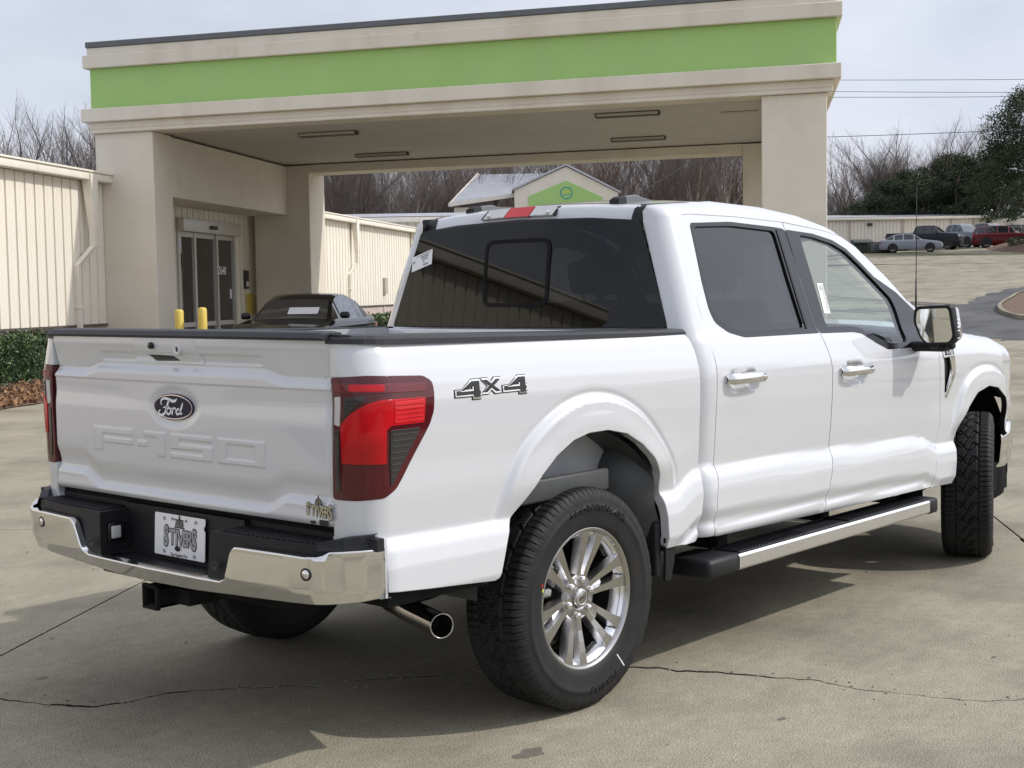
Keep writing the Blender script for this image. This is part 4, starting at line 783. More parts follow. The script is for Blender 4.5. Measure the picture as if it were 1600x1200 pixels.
def wheel(x, y, rz, spin):
    w_ = link('wheel', RIM, TRUCK, (x, y, .4175)); w_.rotation_mode = 'QUATERNION'; w_.rotation_quaternion = (Matrix.Rotation(rz, 3, 'Z')@Matrix.Rotation(spin, 3, 'Y')).to_quaternion()
    link('tyre', TYRE, w_); link('centre_cap', CAP, w_); link('brake_disc', DISC, w_)
    for k in range(6): a_ = k*PI/3+R(17); link('lug_nut', NUT, w_, (.0675*math.cos(a_)*1.0, 0, .0675*math.sin(a_)))
wheel(0, -W_Y, 0, 0); wheel(0, W_Y, PI, .3); wheel(3.694, -W_Y, R(22), .5); wheel(3.694, W_Y, PI+R(20), .8)
m = MB(); m.tube([(0,-.75,.42),(0,.75,.42)], .05, 12); m.tube([(-.16,.05,.45),(.18,.05,.42)], [.08,.17], 14); m.rbox((-.14,-.16,.28), (.14,.16,.56), .08); m.build('rear_axle', 'underbody', TRUCK)
m = MB()
for sg in (-1, 1): m.rbox((-1.05,sg*.50-.04,.58), (3.9,sg*.50+.04,.70), .01); m.rbox((-.65,sg*.56-.035,.50), (.75,sg*.56+.035,.53), .01); m.tube([(-.12,sg*.58,.38),(-.05,sg*.62,.80)], .03, 8); m.rbox((.35,sg*.80-.05,.50), (.60,sg*.80+.05,.62), .02)
m.rbox((-.6,-.45,.62), (2.9,.45,.72), .03); m.box((.8,-.93,.555), (2.9,.93,.62)); m.rbox((.9,.05,.40), (2.0,.45,.62), .05); m.box((-1.0,-.93,.60), (-.55,-.55,.70)); m.box((-1.0,.55,.60), (-.55,.93,.70)); m.build('chassis', 'underbody', TRUCK)
# wheel houses
def house(cx, r_, y0, y1, mt, name, cz=.46, a0=-.15, a1=PI+.15, cut=None):
    m = MB(); n = 28; P_ = []
    for k in range(n+1): a_ = a0+(a1-a0)*k/n; P_.append([(cx+r_*math.cos(a_), y, cz+r_*math.sin(a_)) for y in (y0, y0+.06, (y0+y1)/2, y1)])
    P_ = np.array(P_); m.grid(P_, smooth=True)
    m.add(np.vstack([P_[:, -1], [(cx, y1, cz-.1)]]), [(i, i+1, n+1) for i in range(n)]); return m
m = house(-.01, .575, -.955, -.66, 0, 'h', .475, .05, PI*.98); both('wheel_house', m, 'liner')
m = MB(); 
for k in range(3): 
    P_ = [(.50-.030*k+(-.10)*math.sin(PI*t)*.6+(-.02)*t, -.93+.03*k, .58+.38*t) for t in np.linspace(0, 1, 10)]; m.tube(P_, .007, 8)
m.grid(np.array([[(.53-.07*math.sin(PI*t)-.02*t, -.955, .56+.42*t), (.40-.12*math.sin(PI*t)-.02*t, -.86, .56+.42*t), (.42-.12*math.sin(PI*t)-.02*t, -.66, .56+.42*t)] for t in np.linspace(0, 1, 10)]))
m.rbox((-.44,-.93,.80), (.20,-.90,.885), .01); both('wheel_house_liner', m, 'liner')
m = house(3.66, .585, -.865, -.45, 0, 'h', .45, -.05, PI*1.02); both('wheel_house', m, 'underbody')
m = MB(); P_ = [(.492,-.985,.575),(.575,-.975,.565),(.572,-.97,.47),(.553,-.965,.393),(.515,-.965,.398),(.505,-.975,.48)]; m.add(P_+[(a+.0,b+.012,c_) for a, b, c_ in P_], [tuple(range(6)), tuple(range(6, 12))[::-1]]+[(i, 6+i, 6+(i+1) % 6, (i+1) % 6) for i in range(6)]); m.rbox((.46,-.96,.42), (.50,-.72,.64), .01); both('mud_guard', m, 'black_plastic')
m = MB(); m.box((-1.02,-.965,.60), (-.50,-.93,.64)); m.box((-.99,-.95,.56), (-.52,-.70,.60)); both('lower_valance', m, 'underbody')
# ---- running board
def rboard():
    m = MB(); x0, x1 = .93, 2.76
    sec = lambda x: [(x,-1.045,.383),(x,-1.052,.392),(x,-1.052,.440),(x,-1.045,.450)]
    P_ = np.array([sec(x) for x in np.linspace(x0, x1, 4)]); m.grid(P_, 1, smooth=False)
    m.rbox((.78,-1.046,.382), (2.82,-.86,.449), .012, 0)
    m.rbox((.70,-1.054,.376), (.935,-.83,.456), .020, 0); m.rbox((2.755,-1.054,.376), (2.86,-.84,.456), .016, 0)
    m.rbox((.95,-1.040,.448), (2.74,-1.030,.456), .002, 0, seg=1); m.rbox((.95,-.900,.448), (2.74,-.890,.456), .002, 0, seg=1)
    for xa in (1.0, 1.9): m.rbox((xa,-.90,.44), (xa+.08,-.55,.52), .01, 2)
    m.rbox((2.6,-.90,.44), (2.68,-.55,.52), .01, 2); return m
RBD = both('running_board', rboard(), ['black_plastic', 'alloy_bright', 'underbody'])
m = MB()
for k in range(66):
    x = .965+.0272*k
    if 1.52 < x < 1.92: continue
    m.rbox((x,-1.024,.448), (x+.013,-.910,.457), .003, 0, seg=1)
m.rbox((1.54,-1.022,.448), (1.90,-.912,.454), .003, 0, seg=1); both('step_rib', m, 'black_plastic', *RBD, kind='stuff')
for o_ in [TRUCK]: pass
# ================================================================= ground, slabs, paving
mat('concrete', (.250,.228,.170), .85, vscale=.5, col2=(.325,.298,.222), bump=.12, bscale=170, dirt=((.170,.153,.115), .9, .46, .72), spec=.3, det=9)
def speckle(m, sc=160, amt=.35):
    n = m.node_tree; b = n.nodes['Principled BSDF']; lk = [l for l in n.links if l.to_socket == b.inputs['Base Color']][0]; src = lk.from_socket
    t = n.nodes.new('ShaderNodeTexCoord'); k = n.links.new
    a = n.nodes.new('ShaderNodeTexNoise'); a.inputs['Scale'].default_value = sc; a.inputs['Detail'].default_value = 3; k(t.outputs['Object'], a.inputs['Vector'])
    r_ = n.nodes.new('ShaderNodeMapRange'); r_.inputs['From Min'].default_value = .25; r_.inputs['From Max'].default_value = .75; r_.inputs['To Min'].default_value = 1-amt; r_.inputs['To Max'].default_value = 1+amt; k(a.outputs['Fac'], r_.inputs['Value'])
    c2 = n.nodes.new('ShaderNodeTexNoise'); c2.inputs['Scale'].default_value = 14; c2.inputs['Detail'].default_value = 8; c2.inputs['Roughness'].default_value = .75; k(t.outputs['Object'], c2.inputs['Vector'])
    r2 = n.nodes.new('ShaderNodeMapRange'); r2.inputs['From Min'].default_value = .3; r2.inputs['From Max'].default_value = .7; r2.inputs['To Min'].default_value = .84; r2.inputs['To Max'].default_value = 1.14; k(c2.outputs['Fac'], r2.inputs['Value'])
    mp3 = n.nodes.new('ShaderNodeMapping'); mp3.inputs['Rotation'].default_value = (0, 0, R(-33.5)); mp3.inputs['Scale'].default_value = (1, 5, 1); k(t.outputs['Object'], mp3.inputs['Vector'])
    c3 = n.nodes.new('ShaderNodeTexNoise'); c3.inputs['Scale'].default_value = 2.2; c3.inputs['Detail'].default_value = 7; c3.inputs['Roughness'].default_value = .7; k(mp3.outputs['Vector'], c3.inputs['Vector'])
    r3 = n.nodes.new('ShaderNodeMapRange'); r3.inputs['From Min'].default_value = .3; r3.inputs['From Max'].default_value = .7; r3.inputs['To Min'].default_value = .92; r3.inputs['To Max'].default_value = 1.07; k(c3.outputs['Fac'], r3.inputs['Value'])
    m0 = n.nodes.new('ShaderNodeMath'); m0.operation = 'MULTIPLY'; k(r3.outputs['Result'], m0.inputs[0]); k(r2.outputs['Result'], m0.inputs[1])
    mu = n.nodes.new('ShaderNodeMath'); mu.operation = 'MULTIPLY'; k(r_.outputs['Result'], mu.inputs[0]); k(m0.outputs['Value'], mu.inputs[1])
    s_ = n.nodes.new('ShaderNodeVectorMath'); s_.operation = 'SCALE'; k(src, s_.inputs[0]); k(mu.outputs['Value'], s_.inputs['Scale']); k(s_.outputs['Vector'], b.inputs['Base Color'])
speckle(MATS['concrete'], 190, 1.0)
mat('soil', (.016,.014,.012), .95, var=.2, vscale=3, bump=.3)
mat('dry_grass', (.15,.135,.065), .95, col2=(.09,.10,.04), vscale=.5, bump=.5, bscale=8)
mat('asphalt', (.045,.045,.047), .8, col2=(.10,.10,.10), vscale=.35, bump=.2, bscale=60, stretch=(1,2.5,1))
mat('mulch', (.20,.125,.08), .95, col2=(.11,.07,.045), vscale=9, bump=.8, bscale=25)
def sheet(xs, ys, dz, name, mt, **kw):
    X, Y = np.meshgrid(xs, ys); P = np.stack([X, Y, gz(X, Y)+dz], -1); m = MB(); m.grid(P, smooth=True); return m.build(name, mt, **kw)
GROUND = sheet(np.concatenate([np.arange(-90, 0, 15.), np.arange(0, 150, 3.), np.arange(150, 700, 50.)]), np.concatenate([np.arange(-120, -20, 20.), np.arange(-20, 110, 3.), np.arange(110, 500, 40.)]), -.035, 'ground', 'soil', kind='structure')
# far fields of the same paving beyond the built slabs, grass beyond that
AZ = R(33.5); A1 = np.array([math.cos(AZ), math.sin(AZ)]); A2 = np.array([-math.sin(AZ), math.cos(AZ)])
def ab(a, b): return A1[0]*a+A2[0]*b, A1[1]*a+A2[1]*b
def slab(poly, h=.7):
    m = MB(); P = np.array(poly)
    def f(u, v): x, y = ab(u, v); return np.stack([x, y, gz(x, y)], -1)
    panel(m, P, f, (0,0,1), h=h, r=.002, lip=.05, jamb=1); return m  # slab sides coloured dark as soil, painting shade into joints and crack
crack = [(-1.34,.91),(-1.31,.83),(-1.26,.71),(-1.17,.54),(-1.04,.48),(-.88,.46),(-.75,.37),(-.64,.28),(-.49,.14),(-.44,.05),(-.28,0),(-.10,-.15),(.11,-.31),(.30,-.47),(.45,-.62),(.57,-.76),(.62,-.85),(.63,-.94),(.71,-1.04),(.75,-1.15),(.79,-1.27),(.86,-1.46),(.85,-1.64),(.91,-1.82),(.96,-2.0),(1.03,-2.10),(1.12,-2.18)]
cab_ = [(A1[0]*x+A1[1]*y, A2[0]*x+A2[1]*y) for x, y in crack]
cab_ = [(-.45, 1.83)]+cab_+[(-.20,-2.75),(-.30,-3.16)]
cc = []; rr_ = random.Random(3)
for (a0, b0), (a1, b1) in zip(cab_, cab_[1:]):
    k = max(2, int(math.hypot(a1-a0, b1-b0)/.035))
    for i in range(k): t = i/k; cc.append((a0+(a1-a0)*t+rr_.uniform(-.010,.010), b0+(b1-b0)*t))
cc.append(cab_[-1]); SP = []
gsl = .0075
done = set()
wcr = [.006+.002*(i < len(cc)*.55)+.005*abs(math.sin(i*.21)*math.sin(i*.077+1))+(.008 if .25 < (i % 61)/61 < .5 else 0)+rr_.uniform(0, .004) for i in range(len(cc))]
nearp = [(-2.85+gsl, 1.83-gsl)]+[(a-w_, min(1.83-gsl, max(-3.16+gsl, b))) for (a, b), w_ in zip(cc, wcr)]+[(-2.85+gsl, -3.16+gsl)]
farp = [(3.15-gsl, 1.83-gsl)]+[(a+w_*.4, min(1.83-gsl, max(-3.16+gsl, b))) for (a, b), w_ in zip(cc, wcr)]+[(3.15-gsl, -3.16+gsl)]
slab(nearp, .4).build('concrete_slab', ['concrete', 'soil'], GROUND); slab(farp, .4).build('concrete_slab', ['concrete', 'soil'], GROUND)
cv, sv = math.cos(_a), math.sin(_a)
for i in range(-2, 16):
    for j in range(-8, 9):
        if (i, j) == (0, 0): continue
        a0, a1, b1, b0 = -2.85+6*i, 3.15+6*i, 1.83+5*j, 1.83+5*(j-1)
        x, y = ab((a0+a1)/2, (b0+b1)/2); d = (x+3.99)*cv+(y+4.15)*sv; l = (x+3.99)*sv-(y+4.15)*cv
        if d < -6 or abs(l) > .44*max(d, 0)+8 or d > 82: continue
        # keep paving off the planting bed and the wing
        cxw = -(x-8.8)*math.sin(R(31.5))+(y-19.8)*math.cos(R(31.5))
        if cxw > 2.0: continue
        slab([(a0+gsl, b0+gsl), (a1-gsl, b0+gsl), (a1-gsl, b1-gsl), (a0+gsl, b1-gsl)], 1.5).build('concrete_slab', ['concrete', 'soil'], GROUND)
def drape(poly, dz, name, mt, h=1.5, rag=0., seed=1, **kw):
    rr = random.Random(seed); P = resample(np.array(poly, float), max(h*.5, .3)); 
    if rag: P = P+np.array([[rr.uniform(-rag, rag), rr.uniform(-rag, rag)] for _ in P])
    m = MB(); panel(m, P, lambda x, y: np.stack([x, y, gz(x, y)+dz], -1), (0,0,1), h=h, rim=False); return m.build(name, mt, **kw)
drape([(70,62),(74,50),(75,28),(84,8),(150,20),(160,80),(110,80)], .012, 'far_road', 'concrete', 4, kind='structure')
drape([(88,52),(91.5,46.0),(88.3,38),(87.6,30),(90.5,30),(92.5,38.5),(95,45),(96,52)], .020, 'grass_verge', 'dry_grass', 1.2, .35, kind='structure')
drape([(37.1,16.5),(40,17.2),(42.7,17.4),(47.3,18.0),(54.2,19.3),(60,18.3),(52,10),(40,3),(31,5),(31.7,9.7),(31.6,10.3),(32.4,12),(34.2,14.3)], .008, 'asphalt_road', 'asphalt', 1.2, .45, kind='structure')
# the rest of the forecourt, to the side of and behind the viewpoint
def dl(d, l): return -3.99+cv*d+sv*l, -4.15+sv*d-cv*l
m = MB(); panel(m, [dl(*q) for q in ((-7,7),(30,21),(80,43),(80,90),(-80,90),(-80,-90),(0,-90),(4,-12),(-7,-8))], lambda x, y: np.stack([x, y, gz(x, y)-.008], -1), (0,0,1), h=6, rim=False); m.build('forecourt', 'concrete', None, kind='structure')
# tar and tyre streaks across the paving
mat('tar_streak', (.10,.098,.09), .8, var=.2, vscale=1.5)
rr_ = random.Random(5)
for k in range(9):
    m = MB(); x0, y0 = 34+rr_.uniform(0, 12), 16.5+rr_.uniform(0, 3); an = R(rr_.uniform(30, 75)); ln = rr_.uniform(3, 9); P_ = []
    for t in np.linspace(0, 1, 14): P_.append((x0+ln*t*math.cos(an+.4*t), y0+ln*t*math.sin(an+.4*t)))
    a, b = ribbon(P_, .05+.28*np.sin(np.linspace(.1, 3.0, 14))*rr_.uniform(.4, 1)); G = np.stack([np.column_stack([a, gz(a[:, 0], a[:, 1])+.013]), np.column_stack([b, gz(b[:, 0], b[:, 1])+.013])], 1); m.grid(G); m.build('tar_streak', 'tar_streak', GROUND)
# oil spots near the truck
mat('oil_spot', (.14,.128,.10), .8, var=.2, vscale=9)
for x, y, r_ in ((-.52,-1.13,.045),(-.05,-.40,.02),(-1.08,1.05,.018),(-.70,1.62,.012),(.34,-1.60,.015),(1.62,-1.86,.012)):
    m = MB(); P_ = [(x+r_*math.cos(t)*(1.5+.3*math.sin(3*t)), y+r_*math.sin(t)*(.8+.25*math.cos(5*t)), .0015) for t in np.linspace(0, 2*PI, 17)[:-1]]; m.add(P_, [tuple(range(16))]); m.build('oil_spot', 'oil_spot', GROUND)
# loose grit by the crack
m = MB(); rr_ = random.Random(9)
for k in range(260):
    a, b = cc[rr_.randrange(len(cc))] if k < 110 else (rr_.uniform(-3, 6), rr_.uniform(-6, 5)); a += rr_.gauss(0, .05); b += rr_.gauss(0, .03); x, y = ab(a, b); s_ = rr_.uniform(.0015, .0055)
    m.box((x-s_,y-s_,0), (x+s_,y+s_*.7,s_*1.1))
m.build('grit', 'concrete', kind='stuff')
E1 = np.array([math.cos(R(31.5)), math.sin(R(31.5))]); E2 = np.array([math.cos(R(117.5)), math.sin(R(117.5))]); N1 = np.array([E1[1], -E1[0]])   # N1 points from the wing wall towards the forecourt
P0 = np.array([8.8006, 19.8045])
def wp(u, o=0.): q = P0+E1*u+N1*o; return float(q[0]), float(q[1])
def zw(u): return 0.
mat('siding', (.80,.745,.635), .5, var=.03, vscale=2, stretch=(1,1,.3), dirt=((.70,.64,.54), 1.2, .55, .85))
mat('siding_shade', (.60,.555,.475), .5, var=.03, vscale=2)
mat('trim_cream', (.80,.75,.65), .5, var=.04, vscale=3)
mat('masonry', (.50,.41,.36), .85, var=.06, vscale=6, bump=.2)
mat('flashing', (.10,.085,.075), .6)
mat('roof_metal', (.42,.43,.45), .4, metal=.3, var=.12, vscale=1.5)
mat('stucco', (.69,.635,.53), .85, vscale=1.2, col2=(.74,.685,.58), bump=.12, bscale=60, dirt=((.64,.58,.48), 1.6, .55, .85))
mat('stucco_band', (.69,.635,.53), .85, vscale=1.2, col2=(.74,.685,.58), bump=.12, bscale=60, dirt=((.60,.52,.41), 1.1, .50, .80), stretch=(1,1,.12))
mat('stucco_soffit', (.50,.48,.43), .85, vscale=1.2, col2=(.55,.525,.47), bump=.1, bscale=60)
mat('green_paint', (.345,.545,.17), .75, vscale=1.0, col2=(.365,.565,.19), dirt=((.36,.52,.22), 1.6, .5, .9))
mat('dark_metal', (.12,.13,.135), .45, var=.1)
mat('door_frame', (.55,.53,.48), .4, metal=.2)
mat('yellow', (.62,.46,.09), .5, var=.06, vscale=8)
mat('fixture', (.05,.045,.04), .6); mat('fixture_pale', (.42,.39,.32), .6)
tinted('glass_dark', (.05,.05,.05), .01, .9, base=.04)
mat('inside', (.05,.045,.04), .9)
# ================================================================= storage wing
WING = thing('storage_wing', 'long cream metal-sided wing with rooftop gutter running behind the canopy on the left', 'building', (*wp(0), 0))
def loc(x, y): return x-wp(0)[0], y-wp(0)[1]
def rib_panel(width, z0, z1, n=1):
    # local: x along wall, y outward(-) ; panel with a raised rib at each end
    m = MB(); pr = [(0,0),(.045,0),(.055,.055),(width*.45,.055),(width*.47,.061),(width*.53,.061),(width*.55,.055),(width-.010,.055),(width,0)]
    P = np.array([[(x+width*i, -y, z) for i in range(n) for x, y in pr] for z in (z0, z1)]); m.grid(P[::-1], smooth=False); return m
def wallrun(u0, u1, pitch, z0, z1, o=0., parent=WING, each=True, mt='siding', P0_=None, dirv=None, name='siding_panel'):
    az = math.atan2(E1[1], E1[0]); n = int(round((u1-u0)/pitch)); pitch = (u1-u0)/n
    if each:
        me = rib_panel(pitch, z0, z1).mesh(name, mt)
        for i in range(n): x, y = loc(*wp(u0+i*pitch, o)); link(name, me, parent, (x, y, 0), (0, 0, az))
    else:
        x, y = loc(*wp(u0, o)); link(name, rib_panel(pitch, z0, z1, n).mesh(name, mt), parent, (x, y, 0), (0, 0, az), kind='stuff')
EV = 3.98
wallrun(-3.6, 4.6, .355, 1.02, EV); wallrun(-24, -3.6, .355, 1.02, EV, each=False)
wallrun(4.6, 8.0, .34, .05, EV); wallrun(8.0, 11.75, .34, 3.47, EV); wallrun(11.75, 15.2, .34, .05, EV)
wallrun(15.2, 18.5, .34, 1.1, EV, each=False); wallrun(18.5, 48, .34, 1.15, EV, each=False)
def wbox(name, mt, u0, u1, o0, o1, z0, z1, parent=WING, base=None, bev=0, kind=None):
    az = math.atan2(E1[1], E1[0]); m = MB(); T = Matrix.Rotation(az, 4, 'Z'); x, y = loc(*wp(0)) 
    (m.rbox if bev else m.box)((u0,-o1,z0), (u1,-o0,z1), **({'r': bev} if bev else {}), T=T)
    return m.build(name, mt, parent, kind=kind)
wbox('stem_wall', 'masonry', -24, 4.6, -.25, .02, -.05, .98); wbox('stem_wall', 'masonry', 15.2, 48, -.25, .02, -.05, 1.12)
wbox('base_flashing', 'flashing', -24, 4.6, -.02, .075, .975, 1.022); wbox('base_flashing', 'flashing', 15.2, 48, -.02, .075, 1.11, 1.15)
wbox('backing_wall', 'inside', -24, 8.0, -.5, -.08, 0, 3.9); wbox('backing_wall', 'inside', 11.8, 48, -.5, -.08, 0, 3.9)
for ua, ub in ((-24,-12),(-12,-2.4),(-2.4,1.15),(1.15,4.4),(4.4,15.0),(15.0,27),(27,48)): wbox('gutter', 'trim_cream', ua+.004, ub-.004, -.1, .30, 3.99, 4.15, bev=.012)
wbox('gutter_lip', 'trim_cream', -24, 48, -.12, .33, 4.152, 4.19)
m = MB(); T = Matrix.Rotation(math.atan2(E1[1], E1[0]), 4, 'Z'); P = np.array([[(-24, .1, 4.12),(48, .1, 4.12)],[(-24, 6.5, 4.45),(48, 6.5, 4.45)],[(-24, 13, 4.1),(48, 13, 4.1)]]); m.add(xf(T, P.reshape(-1, 3)), [(0,1,3,2),(2,3,5,4)]); m.build('roof', 'roof_metal', WING)
def downspout(u, top=3.99, bot=.05, big=True, sc=1.):
    m = MB(); T = Matrix.Rotation(math.atan2(E1[1], E1[0]), 4, 'Z')
    if big: V = [(u-.16*sc,-.33,top+.12),(u+.16*sc,-.33,top+.12),(u+.16*sc,-.12,top+.12),(u-.16*sc,-.12,top+.12),(u-.06,-.32,top-1.0),(u+.06,-.32,top-1.0),(u+.06,-.20,top-1.0),(u-.06,-.20,top-1.0)]; m.add(xf(T, V), [(0,4,5,1),(1,5,6,2),(2,6,7,3),(3,7,4,0),(4,7,6,5),(0,1,2,3)])
    pts = [(u,-.26,top-.98),(u,-.26,top-1.35),(u-.42,-.10,top-1.75),(u-.42,-.10,bot)] if big else [(u,-.16,top),(u,-.16,bot)]
    def bar(a, b, w_=.055):
        a, b = np.array(a), np.array(b); q = np.array([w_,0,0]); r2 = np.array([0,w_,0]) if abs((b-a)[2]) > .3*np.linalg.norm(b-a) else np.array([0,0,w_])
        V = [a-q-r2, a+q-r2, a+q+r2, a-q+r2, b-q-r2, b+q-r2, b+q+r2, b-q+r2]; m.add(xf(T, V), [(0,3,2,1),(4,5,6,7),(0,1,5,4),(1,2,6,5),(2,3,7,6),(3,0,4,7)])
    for a, b in zip(pts, pts[1:]): bar(a, b)
    if big: m.rbox((u-.49,-.175,bot+1.3), (u-.35,-.02,bot+1.35), .005, T=T)
    m.build('downspout', 'trim_cream', WING)
downspout(3.35); downspout(15.0, big=False); downspout(22.6, bot=.4); downspout(31.0, bot=.7); downspout(-9.)
# far-wing small fittings
wbox('meter_box', 'fixture_pale', 26.6, 26.95, .03, .15, 1.55, 2.15); wbox('conduit', 'trim_cream', 26.75, 26.80, .03, .07, .2, 1.55); wbox('wall_light', 'fixture', 31.3, 31.7, .03, .3, 3.1, 3.4, bev=.03)
# entrance: automatic sliding doors
DR = wbox('door_frame', 'door_frame', 8.0, 8.12, -.1, .10, .05, 3.46)
az_ = math.atan2(E1[1], E1[0]); Tw = Matrix.Rotation(az_, 4, 'Z')
def dchild(name, mt, u0, u1, o0, o1, z0, z1, bev=0): return wbox(name, mt, u0, u1, o0, o1, z0, z1, parent=DR, bev=bev)
dchild('header', 'door_frame', 8.0, 11.75, .0, .26, 3.14, 3.46, .01); dchild('header_sensor', 'fixture', 9.6, 10.0, .26, .33, 3.24, 3.33, .02)
dchild('jamb', 'door_frame', 11.62, 11.75, -.1, .10, .05, 3.14); dchild('mullion', 'door_frame', 9.02, 9.14, -.1, .08, .05, 3.14); dchild('mullion', 'door_frame', 10.36, 10.46, -.1, .12, .05, 3.14); 
for u0, u1 in ((8.12,9.02),(9.14,10.36),(10.46,11.62)):
    dchild('rail', 'door_frame', u0, u1, -.06, .06, 3.02, 3.14); dchild('rail', 'door_frame', u0, u1, -.06, .06, .82, .93); dchild('rail', 'door_frame', u0, u1, -.06, .06, .05, .20); dchild('glass', 'glass_dark', u0, u1, -.01, .01, .93, 3.02); dchild('glass', 'glass_dark', u0, u1, -.01, .01, .20, .82)
t_ = textmb('3640', .30, .002, offset=.006); V = np.concatenate(t_.V); V = np.stack([V[:, 0]*.85+10.95, -.016-V[:, 2]-.004, V[:, 1]+2.22], 1); m = MB(); m.add(xf(Tw, V), t_.F); m.build('door_number', 'white_print', DR)
dchild('door_notice', 'white_print', 11.45, 11.56, .012, .02, 1.5, 1.75)
wbox('vestibule', 'inside', 7.6, 12.2, -3.2, -3.0, 0, 3.6); wbox('vestibule', 'inside', 7.6, 12.2, -3.2, -.1, 3.55, 3.6)
wbox('intercom', 'fixture', 12.35, 12.62, .04, .12, 1.75, 2.25, bev=.01); wbox('intercom_plate', 'white_print', 12.40, 12.57, .12, .125, 1.82, 1.95); wbox('wall_sign', 'yellow', 12.5, 13.15, .05, .09, 1.05, 1.62, bev=.01)
# ================================================================= drive-through canopy
CL = np.array([12.54468, 21.80632])
CAN = thing('drive_through_canopy', 'beige stucco drive-through canopy with a lime green band, on square columns behind the truck', 'canopy', (float(CL[0]), float(CL[1]), 0))
def cp(r_, d): q = -E2*r_+E1*d; return float(q[0]), float(q[1])
SLP = .0085
def cbox(name, mt, r0, r1, d0, d1, z0, z1, parent=CAN, slope=True):
    m = MB(); V = [(*cp(a, b), z+(SLP*a if slope else 0)) for z in (z0, z1) for a, b in ((r0,d0),(r1,d0),(r1,d1),(r0,d1))]
    m.add(V, [(0,3,2,1),(4,5,6,7),(0,1,5,4),(1,2,6,5),(2,3,7,6),(3,0,4,7)])
    bm = bmesh.new(); me = m.mesh(name, mt); bm.from_mesh(me); bmesh.ops.recalc_face_normals(bm, faces=bm.faces); bmesh.ops.bevel(bm, geom=bm.edges[:], offset=.012, segments=1, affect='EDGES'); bm.to_mesh(me); bm.free()
    return link(name, me, parent)
cbox('column', 'stucco', -.33, 1.02, 0, .95, -.05, 5.04); cbox('column', 'stucco', 13.65, 14.85, 0, .98, -.05, 5.04)
cbox('column', 'stucco', .0, 1.62, 8.55, 9.9, -.05, 5.04); cbox('column', 'stucco', 13.22, 14.85, 8.55, 9.9, -.05, 5.04)
for r0, d0 in ((-.33,0),(13.65,0),(0,8.55),(13.22,8.55)): cbox('column_base', 'masonry', r0-.02, r0+(1.37 if r0 < 0 else 1.22 if d0 == 0 else 1.65), d0-.02, d0+.6, -.05, .62)
cbox('side_beam', 'stucco', -.30, 1.0, .95, 8.55, 3.73, 5.03, slope=False); cbox('side_beam', 'stucco', 13.9, 14.80, .98, 8.55, 4.86, 5.04, slope=False)
cbox('rear_beam', 'stucco', 1.62, 13.22, 8.56, 9.5, 4.83, 5.05)
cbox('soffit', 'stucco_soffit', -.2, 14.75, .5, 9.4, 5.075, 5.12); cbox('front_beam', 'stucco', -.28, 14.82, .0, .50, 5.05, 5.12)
cbox('lower_band', 'stucco_band', -.38, 14.95, -.10, 10.0, 5.125, 5.27); 
cbox('lower_band', 'stucco_band', -.38, 14.95, -.10, .55, 5.045, 5.124)
cbox('lower_band', 'stucco_band', -.52, 15.10, -.24, 10.15, 5.272, 5.545)
cbox('green_band', 'green_paint', -.36, 15.02, -.07, 10.0, 5.547, 6.395)
cbox('upper_band', 'stucco_band', -.47, 15.12, -.19, 10.1, 6.397, 6.665); cbox('upper_band', 'stucco_band', -.40, 15.04, -.11, 10.0, 6.667, 6.83)
cbox('roof_edge', 'dark_metal', -.42, 14.45, -.14, 10.0, 6.832, 6.95)
mat('rust_stain', (.63,.555,.43), .9, vscale=5, col2=(.70,.635,.51), stretch=(1,1,.2))
rr_ = random.Random(8)
for r0, wd_, z0, z1 in ((2.62,.13,6.44,6.66),(2.80,.10,6.50,6.66),(2.95,.14,6.42,6.65),(5.9,.12,6.45,6.65),(6.9,.08,6.5,6.66),(9.2,.10,6.44,6.66)):
    m = MB(); top_ = [(r0+wd_*t, z1+SLP*r0) for t in (0, .5, 1)]; bot_ = [(r0+wd_*t, z0+rr_.uniform(-.03, .08)+SLP*r0) for t in (1, .8, .6, .4, .2, 0)]
    m.add([(*cp(a, -.1925), b) for a, b in top_+bot_], [tuple(range(9))]); m.build('rust_stain', 'rust_stain', CAN)

def ceil_fitting(c0, c1, pale=False):
    a, b = np.array(c0)-CL, np.array(c1)-CL; M2 = np.array([-E2, E1]).T; q = np.linalg.solve(M2, a); p = np.linalg.solve(M2, b); d = (q[1]+p[1])/2; nm = cbox('ceiling_fitting', 'fixture_pale' if pale else 'fixture', q[0], p[0], d-.13, d+.13, 4.99 if not pale else 5.05, 5.074)
    if not pale: cbox('lens', 'fixture_pale', q[0]+.03, p[0]-.03, d-.17, d-.132, 5.0, 5.06, parent=nm)
ceil_fitting((15.94,19.65), (16.68,18.53)); ceil_fitting((20.03,22.3), (20.59,21.0)); ceil_fitting((18.68,13.52), (19.18,12.27)); ceil_fitting((22.54,16.07), (23.1,14.88)); ceil_fitting((20.65,11.79), (20.72,10.91), True)  # the pale one without a lens is a vent, the others are lights
def bollard(x, y, h, lab, r_=.09):
    m = MB(); m.tube([(0,0,-.02),(0,0,h-.04),(0,0,h-.012),(0,0,h)], [r_,r_,r_*.8,r_*.4], 16); m.build('bollard', 'yellow', None, (x, y, 0), label=lab, cat='bollard', group='yellow bollards in front of the entrance')
bollard(10.6, 16.7, 1.34, 'yellow bollard standing left of the entrance door, nearest the wide column', .08); bollard(10.87, 16.38, 1.37, 'yellow bollard directly in front of the glass entrance door', .08)
